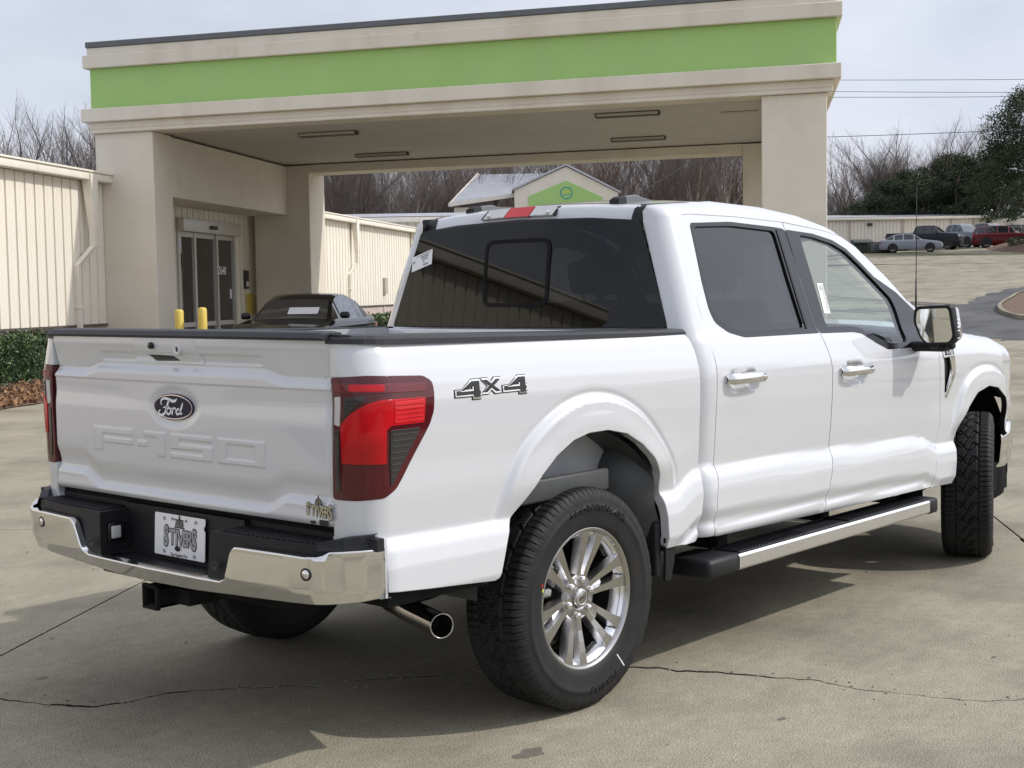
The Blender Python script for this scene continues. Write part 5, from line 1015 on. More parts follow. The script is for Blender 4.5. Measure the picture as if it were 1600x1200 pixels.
# planting bed and hedge
drape([wp(-16,.05), wp(3.2,.05), wp(3.0,3.2), wp(-16,3.2)], .015, 'mulch_bed', 'mulch', .8, .04, kind='structure')
mat('leaf', (.045,.075,.025), .45, var=.45, vscale=8, spec=.5); mat('leaf_light', (.10,.15,.05), .4, var=.3, vscale=8); mat('leaf_dark', (.022,.038,.018), .55, var=.3, vscale=5); mat('twig', (.045,.035,.025), .9)
mat('pine_straw', (.30,.17,.09), .9, var=.3, vscale=20)
def leaves(n, sampler, size, mats_w=(.6,.25,.15), seed=1, up=.25):
    rg = np.random.default_rng(seed); C_ = sampler(n, rg); n = len(C_); a = rg.normal(size=(n,3)); a /= np.linalg.norm(a, axis=1)[:, None]; a[:, 2] = a[:, 2]*.8+up; b = np.cross(a, rg.normal(size=(n,3))); b /= np.linalg.norm(b, axis=1)[:, None]; c2 = np.cross(a, b); c2 /= np.linalg.norm(c2, axis=1)[:, None]; s_ = size*rg.uniform(.6, 1.3, n)[:, None]
    V = np.stack([C_-b*s_, C_-c2*s_*.45, C_+b*s_, C_+c2*s_*.45], 1).reshape(-1, 3); m = MB(); m.V = [V]; m.n = len(V); m.F = [(4*i, 4*i+1, 4*i+2, 4*i+3) for i in range(n)]; m.M = list(rg.choice(len(mats_w), n, p=mats_w)); m.S = [False]*n; m.N = [None]*n; return m
def hedge(u0, u1, o0, o1, h, lab, n, seed, size=.035):
    def smp(k, rg):
        u = rg.uniform(u0, u1, k); f = rg.integers(0, 3, k); lump = .06*np.sin(u*2.3)+.05*np.sin(u*5.1+1)
        o = np.where(f == 0, o1+lump+rg.normal(0, .05, k), rg.uniform(o0, o1, k)); z = np.where(f == 0, rg.uniform(.05, h, k), h+lump*.6+rg.normal(0, .045, k)); o = np.where(f == 2, rg.uniform(o0, o1, k), o)
        X = P0[0]+E1[0]*u+N1[0]*o; Y = P0[1]+E1[1]*u+N1[1]*o; return np.stack([X, Y, z+gz(X, Y)*1.0], 1)
    m = leaves(n, smp, size, (.55,.28,.17), seed); T = Matrix.Identity(4)
    V = []; 
    for z in (0, h-.07):
        for u, o in ((u0+.05,o0+.05),(u1-.05,o0+.05),(u1-.05,o1-.08),(u0+.05,o1-.08)): x, y = wp(u, o); V.append((x, y, z+float(gz(x, y))))
    m.add(V, [(0,3,2,1),(4,5,6,7),(0,1,5,4),(1,2,6,5),(2,3,7,6),(3,0,4,7)], 2); m.build('hedge', ['leaf', 'leaf_light', 'leaf_dark'], None, label=lab, cat='hedge')
hedge(-9, .6, .15, 1.2, .86, 'clipped dark green hedge in the mulch bed before the left wing wall', 26000, 3)
hedge(20.5, 34, .5, 1.8, .62, 'low green hedge along the foot of the wing wall beyond the canopy', 9000, 4, .06)
def smp(k, rg):
    u = rg.uniform(-9, 2.4, k); o = 1.25+rg.uniform(-.05, 1.9, k); X = P0[0]+E1[0]*u+N1[0]*o; Y = P0[1]+E1[1]*u+N1[1]*o; return np.stack([X, Y, .02+rg.uniform(0, .07, k)+.10*np.exp(-((o-1.5)/.3)**2)*rg.random(k)], 1)
leaves(9000, smp, .055, (.6,.4), 8, .1).build('pine_straw', ['pine_straw', 'mulch'], None, kind='stuff')
# ================================================================= rear block, gabled office, long building
def quadmb(m, pts, mt=0): m.add(pts, [tuple(range(len(pts)))], mt)
RB_ = thing('rear_storage_block', 'low cream metal building with grey roof edge seen through the canopy before the woods', 'building', (35.5, 42, 0))
d2 = np.array([39.2-35.7, 38.1-42.0]); d2 /= np.linalg.norm(d2); n2 = np.array([d2[1], -d2[0]]); 
if n2@np.array([-1,-1]) < 0: n2 = -n2
azr = math.atan2(d2[1], d2[0]); me = rib_panel(.34, .3, 4.62, 62).mesh('siding_panel', 'siding'); link('siding_panel', me, RB_, (-9*d2[0], -9*d2[1], 0), (0,0,azr), kind='stuff')
m = MB(); T = Matrix.Rotation(azr, 4, 'Z'); m.rbox((-9,-.35,4.62), (12,.1,4.84), .01, T=T); m.build('gutter', 'trim_cream', RB_); m = MB(); quadmb(m, xf(T, [(-9,-.38,4.86),(12,-.38,4.86),(12,5,5.30),(-9,5,5.30)])); quadmb(m, xf(T, [(-9,5,5.30),(12,5,5.30),(12,10,4.8),(-9,10,4.8)])); m.build('roof', 'roof_metal', RB_)
GB = thing('gabled_office', 'beige gabled office front with lime green triangle and round emblem, behind truck roof', 'building', (54.6, 43.6, 0))
gc = np.array([54.64, 43.65]); gd = np.array([56.45-52.66, 41.52-45.82]); gd /= np.linalg.norm(gd); gn = np.array([gd[1], -gd[0]]); 
if gn@np.array([-1,-1]) < 0: gn = -gn
def gp(a, o, z): return (gd[0]*a+gn[0]*o, gd[1]*a+gn[1]*o, z)
def gpris(name, poly, o0, o1, mt, parent=GB):
    m = MB(); m.prism(poly, o0, o1, lambda a, b, d: gp(a, d, b), 0); bm = bmesh.new(); me = m.mesh(name, mt); bm.from_mesh(me); bmesh.ops.recalc_face_normals(bm, faces=bm.faces); bm.to_mesh(me); bm.free(); return link(name, me, parent)
gpris('gable_wall', [(-2.82,1),(2.82,1),(2.82,6.84),(0,8.28),(-2.82,7.05)], -.5, 0, 'stucco'); gpris('gable_trim', [(-2.95,7.02),(0,8.33),(2.95,6.80),(2.95,6.90),(0,8.45),(-2.95,7.13)], -.6, .12, 'roof_metal')
gpris('green_gable', [(-2.05,4.5),(1.95,4.5),(1.95,6.60),(0,7.52),(-2.05,6.70)], .004, .06, 'green_paint')
mat('teal', (.05,.30,.28), .5); mat('lime', (.55,.62,.05), .5)
m = MB(); q = [(.34*math.cos(t), .34*math.sin(t)) for t in np.linspace(0, 2*PI, 33)[:-1]]; w_ = [(.28*math.cos(t), .28*math.sin(t)) for t in np.linspace(0, 2*PI, 33)[:-1]]
m.add([gp(a, .075, 6.85+b) for a, b in q]+[gp(a, .075, 6.85+b) for a, b in w_], [(i, (i+1) % 32, 32+(i+1) % 32, 32+i) for i in range(32)]); m.add([gp(a, .075, b) for a, b in ((-.2,6.86),(.2,6.90),(.2,6.96),(-.2,6.93))], [(0,1,2,3)], 1); m.add([gp(a, .075, b) for a, b in ((-.18,6.72),(.16,6.74),(.16,6.78),(-.18,6.77))], [(0,1,2,3)], 0); m.build('round_emblem', ['teal', 'lime'], GB)
# roofs behind the gable
m = MB(); quadmb(m, [gp(-2.95,.1,7.08), gp(0,.1,8.42), gp(0,-9,8.42), gp(-2.95,-9,7.08)]); quadmb(m, [gp(2.95,.1,6.85), gp(0,.1,8.42), gp(0,-9,8.42), gp(2.95,-9,6.85)]); m.build('portico_roof', 'roof_metal', GB)
def mr_roof():
    ridge_a, ridge_b = (-5.0,-8.5,8.65), (1.0,-8.5,8.65); ea, eb = (-6.4,-2.0,6.55), (-2.6,-2.0,7.05)
    m = MB(); n = 22
    for i in range(n):
        t0, t1 = i/n, (i+.96)/n
        def L2(t, up=0): return np.array(ea)*(1-t)+np.array(eb)*t, np.array(ridge_a)*(1-t)+np.array(ridge_b)*t
        a, r_ = L2(t0); b, s_ = L2(t1); quadmb(m, [gp(a[0],-a[1]*-1,a[2]), gp(b[0],b[1],b[2]), gp(s_[0],s_[1],s_[2]), gp(r_[0],r_[1],r_[2])])
        c_, r2 = L2(t1+.04/n*.9); quadmb(m, [gp(b[0],b[1],b[2]+.05), gp(c_[0],c_[1],c_[2]+.05), gp(r2[0],r2[1],r2[2]+.05), gp(s_[0],s_[1],s_[2]+.05)])
    return m
mr_roof().build('office_roof', 'roof_metal', GB)
m = MB(); quadmb(m, [gp(-6.5,-2.0,6.50), gp(-5.0,-8.5,8.75), gp(-4.9,-8.5,8.55), gp(-6.3,-2.0,6.30)]); quadmb(m, [gp(-6.5,-1.95,6.55), gp(-6.5,-1.95,6.33), gp(-2.6,-1.95,6.83), gp(-2.6,-1.95,7.05)]); quadmb(m, [gp(-5,-8.5,8.75), gp(-3.2,-11,7.9), gp(-3.2,-11,7.75), gp(-5,-8.5,8.6)]); m.build('roof_trim', 'trim_cream', GB)
m = MB(); m.prism([(-6.2,-2.3),(-2.9,-2.3),(-2.9,-9),(-6.2,-9)], 1.0, 6.3, lambda a, o, z: gp(a, o, z)); m.build('office_wall', 'stucco', GB); m = MB(); quadmb(m, [gp(-5.6,-2.28,2), gp(-3.0,-2.28,2), gp(-3.0,-2.28,6.15), gp(-5.6,-2.28,5.9)]); m.build('office_window', 'glass_dark', GB)
LB = thing('long_storage_building', 'long low cream storage building on the rise behind the parked cars', 'building', (114.7, 60.4, 5.3))
ld = np.array([126.57-114.78, 47.13-60.44]); ld /= np.linalg.norm(ld); azl = math.atan2(ld[1], ld[0]); TL = Matrix.Rotation(azl, 4, 'Z')
link('siding_panel', rib_panel(.34, -1.5, 2.52, 120).mesh('siding_panel', 'siding'), LB, (-26*ld[0], -26*ld[1], 0), (0,0,azl), kind='stuff')
m = MB(); m.rbox((-26,-.4,2.50), (15,.1,2.74), .01, T=TL); m.build('gutter', 'trim_cream', LB); m = MB(); quadmb(m, xf(TL, [(-26,-.42,2.76),(15,-.42,2.76),(15,7,3.35),(-26,7,3.35)])); m.build('roof', 'roof_metal', LB)
for xq in (-24,-19.5,-14.6,-9.8,-5,1.8,6.8,11.4,13.5): m = MB(); m.box((xq,-.18,-1.5), (xq+.13,-.03,2.55), T=TL); m.build('downspout', 'masonry', LB)
m = MB(); m.rbox((3.5,-.35,1.95), (3.95,-.05,2.2), .03, T=TL); m.build('wall_light', 'fixture', LB)
m = MB(); m.box((15,-1,-1.5), (24,6,2.4), T=TL); m.build('office_end', 'stucco', LB); m = MB()
for k in range(4): m.box((16.3+1.5*k,-1.06,-.2), (17.7+1.5*k,-1.01,1.8), T=TL)
m.build('office_window', 'glass_dark', LB)
# kerbed island and planted mound on the right
ki = np.array([(58.0,17.6),(52.15,17.61),(48.29,16.73),(45.23,15.86),(43.07,14.95),(41.05,13.83),(39.65,12.76),(38.9,11.6),(39.0,10.2)])
kx = spline(ki, 6); ins = np.array([kx[i]+(np.array([50,11.])-kx[i])/np.linalg.norm(np.array([50,11.])-kx[i])*.16 for i in range(len(kx))])
G = np.stack([np.column_stack([kx, gz(kx[:, 0], kx[:, 1])-.02]), np.column_stack([kx, gz(kx[:, 0], kx[:, 1])+.14]), np.column_stack([ins, gz(ins[:, 0], ins[:, 1])+.15])], 1); m = MB(); m.grid(G, smooth=False); m.build('kerb', 'concrete', None, kind='structure')
cen = np.array([50., 8.]); G = []
for t in np.linspace(0, 1, 10): q = ins*(1-t)+cen*t; G.append(np.column_stack([q, gz(q[:, 0], q[:, 1])+.12+.75*math.sin(t*PI/2)]))
m = MB(); m.grid(np.array(G)); m.build('mulch_island', 'mulch', None, kind='structure')
mc_ = np.array([104., 33.]); G = []; ring = [np.array([104+16.5*math.cos(t), 33+7.2*math.sin(t)]) for t in np.linspace(0, 2*PI, 41)]
RM = np.array([[math.cos(R(25)), -math.sin(R(25))],[math.sin(R(25)), math.cos(R(25))]]); ring = [mc_+RM@(q-mc_) for q in ring]
for t in np.linspace(0, 1, 9): q = np.array(ring)*(1-t)+mc_*t; G.append(np.column_stack([q, gz(q[:, 0], q[:, 1])+.02+1.25*math.sin(t*PI/2)]))
m = MB(); m.grid(np.array(G)); m.build('planted_mound', 'mulch', None, kind='structure')
# ================================================================= dumpster, cars
gzf = lambda x, y: float(gz(x, y))
mat('dumpster_green', (.035,.055,.04), .6, var=.15)
D_ = thing('dumpster', 'dark green rubbish skip standing against the long building, left of the silver sedan', 'dumpster', (96.3,47.6,gzf(96.3,47.6)), azl)
m = MB(); m.prism([(-.6,0),(.6,0),(.6,.95),(.4,1.08),(-.6,.85)], -.75, .75, lambda a, b, d: (d, a, b)); m.build('bin_body', 'dumpster_green', D_); m = MB(); m.rbox((-.77,-.64,.86), (.77,.42,.91), .02, T=TR(0,0,.0, rx=.18)); m.build('lid', 'fixture', D_)
U_ = thing('utility_cabinet', 'low dark utility cabinet between the green skip and the silver sedan', 'cabinet', (95.5,45.5,gzf(95.5,45.5)), azl); m = MB(); m.rbox((-1.0,-.4,0), (1.0,.4,.85), .03); m.build('cabinet_body', 'fixture', U_); m = MB(); m.rbox((-.96,-.45,.05), (-.02,-.40,.8), .01); m.rbox((.02,-.45,.05), (.96,-.40,.8), .01); m.build('cabinet_door', 'dark_metal', U_)
mat('car_glass', (.02,.023,.026), .04, coat=1.); mat('tyre_simple', (.02,.02,.02), .7); mat('rim_simple', (.30,.30,.31), .3, metal=1.); mat('lamp_clear', (.65,.65,.65), .1, coat=1.); mat('lamp_red', (.35,.01,.01), .1, coat=1.)
for nm, c_ in (('silver', (.27,.29,.33)), ('navy', (.008,.010,.017)), ('greypaint', (.20,.24,.28)), ('slate', (.035,.045,.06)), ('redpaint', (.12,.009,.012)), ('blackpaint', (.004,.004,.005))): mat('car_'+nm, c_, .4, metal=.0, coat=.2, spec=.3)
KIND = {
 'sedan': dict(L=4.65, W=1.82, H=1.45, wb=2.72, fo=.93, r=.33, top=[(0,.42),(.015,.50),(.05,.56),(.15,.61),(.28,.66),(.33,.68),(.44,.92),(.50,.985),(.58,1.0),(.68,.985),(.78,.92),(.90,.74),(.97,.72),(.995,.60),(1,.42)], belt=.655, cab=(.31,.92), pil=(.45,.62,.77)),
 'suv': dict(L=4.95, W=1.98, H=1.76, wb=2.90, fo=.95, r=.39, top=[(0,.40),(.01,.56),(.04,.60),(.15,.635),(.27,.655),(.31,.67),(.40,.93),(.46,.985),(.58,1.0),(.75,.995),(.90,.97),(.955,.88),(.985,.66),(1,.40)], belt=.645, cab=(.29,.975), pil=(.44,.61,.79)),
 'pickup': dict(L=5.85, W=2.03, H=1.96, wb=3.69, fo=.95, r=.42, top=[(0,.40),(.01,.58),(.03,.62),(.12,.66),(.21,.675),(.24,.69),(.33,.93),(.37,.98),(.46,1.0),(.56,.985),(.595,.93),(.625,.70),(.63,.70),(.985,.70),(.99,.66),(1,.40)], belt=.665, cab=(.225,.62), pil=(.36,.48,.585)) }
def car(name, kind, paint, x, y, yaw, label, cat, group=None, near=False, sc=1., z=None):
    K = KIND[kind]; L_, W_, H_ = K['L']*sc, K['W']*sc, K['H']*sc; root = thing(name, label, cat, (x, y, gzf(x, y) if z is None else z), yaw, group)
    fx = sorted(set([0,.01,.03,.06,.10,.15,.2]+[a for a, _ in K['top']]+list(np.linspace(K['cab'][0], K['cab'][1], 16))+[.93,.96,.985,1]+[p-.006 for p in K['pil']]+[p+.008 for p in K['pil']]))
    tx_, tz_ = zip(*K['top']); sb = H_*K['belt']; body = MB(); rows = []
    for f in fx:
        xx = L_*(.5-f); zt = H_*float(np.interp(f, tx_, tz_)); e = min(f, 1-f); w_ = W_/2*(1-.16*max(0, 1-e/.07)**2-.03*max(0, 1-e/.2)); zs_ = .22*sc+.04*max(0, 1-e/.05)
        g = max(0, zt-sb)/(H_-sb); incab = g > .04; zb = min(sb, zt-.03); we = w_*(.96-.20*g)
        row = [(xx, w_*.90, zs_),(xx, w_*.985, zs_+.10),(xx, w_, .45*zb+.1),(xx, w_*.975, zb-.16),(xx, w_*.93 if incab else w_*.92, zb)]
        row += [(xx, w_*.90, zb+.012),(xx, we*(.90 if incab else .86), zt-.055*(1 if incab else .35)),(xx, we*.80, zt-.015),(xx, we*.4, zt),(xx, 0, zt+.004)]
        rows.append(row)
    R_ = np.array(rows); Rm = R_.copy(); Rm[:, :, 1] *= -1; full = np.concatenate([R_, Rm[:, ::-1][:, 1:]], 1); n = full.shape[1]; nf = len(fx)
    paintF, glass = MB(), {}
    body.add(full.reshape(-1, 3), [], 0)
    tops = [float(np.interp(f, tx_, tz_)) for f in fx]
    pf, side_g, ws_g, back_g = [], [], [], []
    half = n//2
    for i in range(nf-1):
        for j in range(n-1):
            q = (i*n+j, i*n+j+1, (i+1)*n+j+1, (i+1)*n+j); jj = j if j < half else n-2-j; fm = (fx[i]+fx[i+1])/2; t0 = min(tops[i], tops[i+1]); sl = (tops[i+1]-tops[i])/(fx[i+1]-fx[i])
            isp = any(abs(fm-p) < .010 for p in K['pil']) or fm > K['cab'][1]-.02
            if jj == 5 and max(tops[i], tops[i+1]) > K['belt']+.09 and not isp and K['cab'][0]+.01 < fm < K['cab'][1]: side_g.append(q)
            elif jj >= 7 and sl > 1.2 and K['cab'][0]-.01 < fm < .5: ws_g.append(q)
            elif jj >= 7 and sl < -1.1 and .55 < fm < K['cab'][1]+.01 and t0 > K['belt']*.98: back_g.append(q)
            else: pf.append(q)
    body.F = pf; body.M = [0]*len(pf); body.N = [None]*len(pf); body.S = [True]*len(pf)
    def fin(nm, mb, mt):
        me = mb.mesh(nm, mt); bm = bmesh.new(); bm.from_mesh(me); bmesh.ops.delete(bm, geom=[v for v in bm.verts if not v.link_faces], context='VERTS'); bmesh.ops.recalc_face_normals(bm, faces=bm.faces); bm.to_mesh(me); bm.free(); return link(nm, me, root)
    body.add(full[0], [tuple(range(n))]); body.add(full[-1], [tuple(range(n))[::-1]]); fin('body', body, paint)
    def comps(qs):
        out_ = []
        for q in qs:
            hit = [c for c in out_ if c[1] & set(q)]; nc = ([q], set(q))
            for c in hit: nc = (c[0]+nc[0], c[1] | nc[1]); out_.remove(c)
            out_.append(nc)
        return [c[0] for c in out_]
    for nm, q in [('side_window', c) for c in comps(side_g)]+[('windscreen', c) for c in comps(ws_g)]+[('rear_window', c) for c in comps(back_g)]:
        if q: g = MB(); g.add(full.reshape(-1, 3), q, 0, None, True); fin(nm, g, 'car_glass')
    r_ = K['r']*sc
    wm = MB(); wm.lathe([(.0,-.1),(r_*.62,-.1),(r_*.9,-.11),(r_,-.08),(r_,.08),(r_*.92,.11),(r_*.68,.115),(r_*.64,.09)], 24, 0); wm.lathe([(r_*.66,.105),(r_*.60,.112),(r_*.56,.07),(.0,.06)], 20, 1)
    for k in range(7): a_ = k*2*PI/7; T = Matrix.Rotation(a_, 4, 'Y'); wm.box((.04,-.108,-.03), (r_*.6,-.07,.03), 1, T=T)
    WM = wm.mesh('wheel', ['tyre_simple', 'rim_simple'])
    for wx in (L_/2-K['fo']*sc, L_/2-K['fo']*sc-K['wb']*sc):
        for sg in (-1, 1):
            link('wheel', WM, root, (wx, sg*(W_/2-.115), r_), (0,0,0 if sg < 0 else PI))
            am = MB(); am.add([(wx+(r_*1.16)*math.cos(t), sg*(W_/2*.996+.004-.0), max(.24, r_+(r_*1.16)*math.sin(t))) for t in np.linspace(-.55, PI+.55, 22)], [tuple(range(22))]); am.build('wheel_arch', 'tyre_simple', root)
    hz = H_*float(np.interp(.03, tx_, tz_))
    for sg in (-1, 1):
        lm = MB(); lm.rbox((L_/2-.20, min(sg*.44*W_,sg*.30*W_), hz-.24), (L_/2-.035, max(sg*.44*W_,sg*.30*W_), hz-.12), .03); lm.build('headlight', 'lamp_clear', root)
        lm = MB(); lm.rbox((-L_/2+.0, min(sg*.46*W_,sg*.33*W_), .50*H_), (-L_/2+.16, max(sg*.46*W_,sg*.33*W_), .58*H_), .03); lm.build('tail_light', 'lamp_red', root)
        mm = MB(); xm = L_*(.5-(K['cab'][0]+.075)); mm.rbox((xm-.07, min(sg*(W_/2-.02),sg*(W_/2+.16)), sb+.02), (xm+.07, max(sg*(W_/2-.02),sg*(W_/2+.16)), sb+.15), .04); mm.build('door_mirror', paint if near else 'tyre_simple', root)
    gm = MB(); gm.rbox((L_/2-.10,-.26*W_,.42*sc), (L_/2+.015,.26*W_,hz-.16), .03, 0); gm.rbox((L_/2-.02,-.24*W_,hz-.30), (L_/2+.03,.24*W_,hz-.25), .01, 1) if kind != 'sedan' else None
    gm.rbox((L_/2-.10,-.40*W_,.26*sc), (L_/2+.02,.40*W_,.37*sc), .02, 0); gm.build('grille', ['tyre_simple', 'chrome'], root)
    if kind == 'pickup': bmn = MB(); bmn.box((-L_/2+.08,-W_*.40,.70*H_-.01), (-L_/2+L_*.36,W_*.40,.70*H_+.006), 0); bmn.build('bed_opening', 'tyre_simple', root)
    return root
VIEW = math.atan2(44+4, 98+4)
car('parked_car', 'sedan', 'car_silver', 95.5, 43.1, R(-66), 'silver-blue saloon car parked leftmost of the far cars, nose to the right', 'car')
car('parked_pickup', 'pickup', 'car_navy', 100.6, 44.4, R(-78), 'black crew cab pickup parked right behind the silver saloon on the far lot', 'pickup truck')
car('parked_pickup', 'pickup', 'car_greypaint', 105.4, 43.7, R(-112), 'pale grey pickup showing its chrome front between the black pickup and the red car', 'pickup truck')
car('parked_pickup', 'pickup', 'car_slate', 108.6, 42.8, R(-110), 'dark slate pickup front partly hidden between the grey pickup and the red car', 'pickup truck')
car('parked_suv', 'suv', 'car_redpaint', 105.2, 39.8, R(-66), 'dark red sport utility car parked rightmost on the far lot', 'car')
MATS['car_blackpaint'].node_tree.nodes['Principled BSDF'].inputs['Roughness'].default_value = .12; MATS['car_blackpaint'].node_tree.nodes['Principled BSDF'].inputs['Coat Weight'].default_value = .3
BC = car('black_saloon', 'sedan', 'car_blackpaint', 13.9, 17.2, R(212), 'black saloon car parked under the canopy, facing the white pickup', 'car', near=True, sc=1.03, z=.10)
m = MB(); m.prism([(-.30,0),(.30,0),(.30,.20),(-.30,.20)], 0, .004, lambda a, b, d: (1.02+b*-.75+d, a+.0+.30, 1.10+b*.62)); m.build('dash_paper', 'grey_print', BC)
# small shrubs by the far mound
def shrub(x, y, r_, h, n, seed, lab, sz=.10, mts=('leaf', 'leaf_light', 'leaf_dark'), z=None):
    def smp(k, rg):
        d = rg.normal(size=(k,3)); d /= np.linalg.norm(d, axis=1)[:, None]; q = rg.uniform(.55, 1.05, k)[:, None]; return d*q*np.array([r_, r_, h/2])+np.array([0,0,h/2])
    zz_ = (gzf(x, y) if z is None else z)-.1; leaves(n, smp, sz, (.5,.2,.3), seed).build('shrub', list(mts), None, (x, y, zz_), label=lab, cat='shrub')
shrub(97.5, 35.6, 1.0, .75, 500, 5, 'small pale green shrub at the left tip of the mulch mound', z=gzf(97.5,35.6)+.35); shrub(99.5, 33.5, 1.3, .6, 500, 6, 'low wide green shrub on the crest of the mulch mound', z=gzf(99.5,33.5)+.9)
# ================================================================= trees
mat('bark', (.13,.108,.09), .9, var=.3, vscale=3); mat('bark_pale', (.26,.225,.19), .9, var=.3, vscale=3); mat('twigs', (.14,.115,.10), .9); mat('twigs_red', (.16,.11,.09), .9)
def bare_tree(seed, H, spread=.52):
    rg = random.Random(seed); trunk, crown = [], []
    def grow(p, d, ln, r_, lv):
        k = 4 if lv < 2 else 3 if lv < 4 else 2; pts = [p]; dd = Vector(d)
        for i in range(k): dd = (dd+Vector((rg.gauss(0,.13), rg.gauss(0,.13), rg.gauss(0,.06)+.07))).normalized(); pts.append(pts[-1]+dd*ln/k)
        (trunk if lv < 2 else crown).append((pts, r_, r_*.62))
        if lv >= 5: return
        nb = (7, 5, 4, 3, 2)[lv]
        for i in range(nb):
            t = rg.uniform(.32 if lv == 0 else .25, 1.0); j = min(k-1, int(t*k)); q = pts[j].lerp(pts[j+1], t*k-j); a = rg.uniform(0, 2*PI); sd = Vector((math.cos(a), math.sin(a), 0)); s_ = spread*rg.uniform(.7, 1.4)
            grow(q, (dd*(1-s_*.5)+sd*s_+Vector((0,0,.18))).normalized(), ln*rg.uniform(.42, .68)*(1-.25*t if lv == 0 else 1), max(.007, r_*(1-.5*t)*rg.uniform(.42,.6)), lv+1)
        if lv < 5: grow(pts[-1], dd, ln*.6, r_*.6, lv+1)
    grow(Vector((0,0,-.3)), Vector((rg.gauss(0,.05), rg.gauss(0,.05), 1)).normalized(), H*.62, H*.0125, 0)
    out_ = []
    for L_, n in ((trunk, 5), (crown, 3)):
        V, F, b = [], [], 0
        for pts, r0, r1 in L_:
            k = len(pts)
            for i, p in enumerate(pts):
                t_ = (pts[min(i+1, k-1)]-pts[max(i-1, 0)]).normalized(); u = t_.cross(Vector((.3,.9,.2))).normalized(); w_ = t_.cross(u); rr = r0+(r1-r0)*i/(k-1)
                for j in range(n): q = 2*PI*j/n; V.append(tuple(p+u*rr*math.cos(q)+w_*rr*math.sin(q)))
            F += [(b+i*n+j, b+i*n+(j+1) % n, b+(i+1)*n+(j+1) % n, b+(i+1)*n+j) for i in range(k-1) for j in range(n)]; b += k*n
        m = MB(); m.V = [np.array(V)]; m.n = len(V); m.F = F; m.M = [0]*len(F); m.N = [None]*len(F); m.S = [False]*len(F); out_.append(m)
    return out_
BT = []
for s_ in range(6):
    a, b = bare_tree(100+s_, 15.5+s_ % 3); BT.append((a.mesh('trunk', 'bark_pale' if s_ % 3 == 1 else 'bark'), b.mesh('branches', 'twigs_red' if s_ % 4 == 2 else 'twigs')))
rr_ = random.Random(42)
def put_tree(x, y, sc, grp, lab):
    t, c_ = BT[rr_.randrange(6)]; o = link('bare_tree', t, None, (x, y, gzf(x, y)-.2), (0, 0, rr_.uniform(0, 2*PI)), lab, 'tree', grp); o.scale = (sc*.95, sc*.95, sc); o2 = link('branches', c_, o)
cx_, cy_ = -3.99, -4.15
def lab_for(az):
    if az > 57: return 'leafless tree of the wood showing above the left wing roof, left of the canopy', 'leafless trees above the left wing roof'
    if az > 46: return 'leafless tree of the wood seen under the canopy, left of the gabled office', 'leafless trees seen under the canopy left of the gabled office'
    if az > 38: return 'leafless tree of the wood standing behind the gabled office roof', 'leafless trees behind the gabled office'
    return 'leafless tree of the wood between utility pole and right canopy column', 'leafless trees right of the gabled office under the canopy'
for row, (dist, st_) in enumerate(((84,1.0),(89,1.0),(95,1.0),(101,1.05),(108,1.1))):
    az = 31.8+row*.3
    while az < 64.5:
        dd = dist+rr_.uniform(-2.5, 2.5); a_ = R(az); lb, gr = lab_for(az); az -= .35*(az > 57); put_tree(cx_+dd*math.cos(a_), cy_+dd*math.sin(a_), rr_.uniform(.50, .66)*(dd/88)*(.93 if az > 57 else 1), gr, lb); az += st_*rr_.uniform(.75, 1.3)*1.15
for row, dist in enumerate((150, 160, 172)):
    az = 23.2
    while az < 35.5:
        dd = dist+rr_.uniform(-4, 4); a_ = R(az); put_tree(cx_+dd*math.cos(a_), cy_+dd*math.sin(a_), rr_.uniform(.48, .66)*(.95+.05*row), 'leafless trees on the rise behind the long building', 'leafless tree on the rise behind the long storage building, right of the canopy'); az += rr_.uniform(.34, .6)
# twig haze filling the depth of the wood
def undergrowth():
    m = MB(); rg = np.random.default_rng(5); V = []; 
    for az0, az1, d0, d1, n, h in ((31,65,96,116,16000,7.5),(23,36,165,180,7000,6.5)):
        az = np.radians(rg.uniform(az0, az1, n)); dd = rg.uniform(d0, d1, n); x = cx_+dd*np.cos(az); y = cy_+dd*np.sin(az); z0 = gz(x, y)+rg.uniform(0, 1, n)**1.3*h; l = rg.uniform(.8, 2.6, n); dx, dy = rg.normal(0, .35, n), rg.normal(0, .35, n); w_ = rg.uniform(.015, .045, n)
        sx, sy = -np.sin(az), np.cos(az)
        V.append(np.stack([np.stack([x-sx*w_, y-sy*w_, z0], 1), np.stack([x+sx*w_, y+sy*w_, z0], 1), np.stack([x+dx, y+dy, z0+l], 1)], 1).reshape(-1, 3))
    V = np.concatenate(V); m.V = [V]; m.n = len(V); k = len(V)//3; m.F = [(3*i, 3*i+1, 3*i+2) for i in range(k)]; m.M = [0]*k; m.N = [None]*k; m.S = [False]*k; return m
undergrowth().build('woodland_thicket', 'twigs', None, kind='stuff')
mat('needle', (.040,.060,.026), .8, var=.4, vscale=1.2); mat('needle_light', (.085,.115,.045), .75, var=.3, vscale=2); mat('needle_dark', (.013,.022,.012), .7)
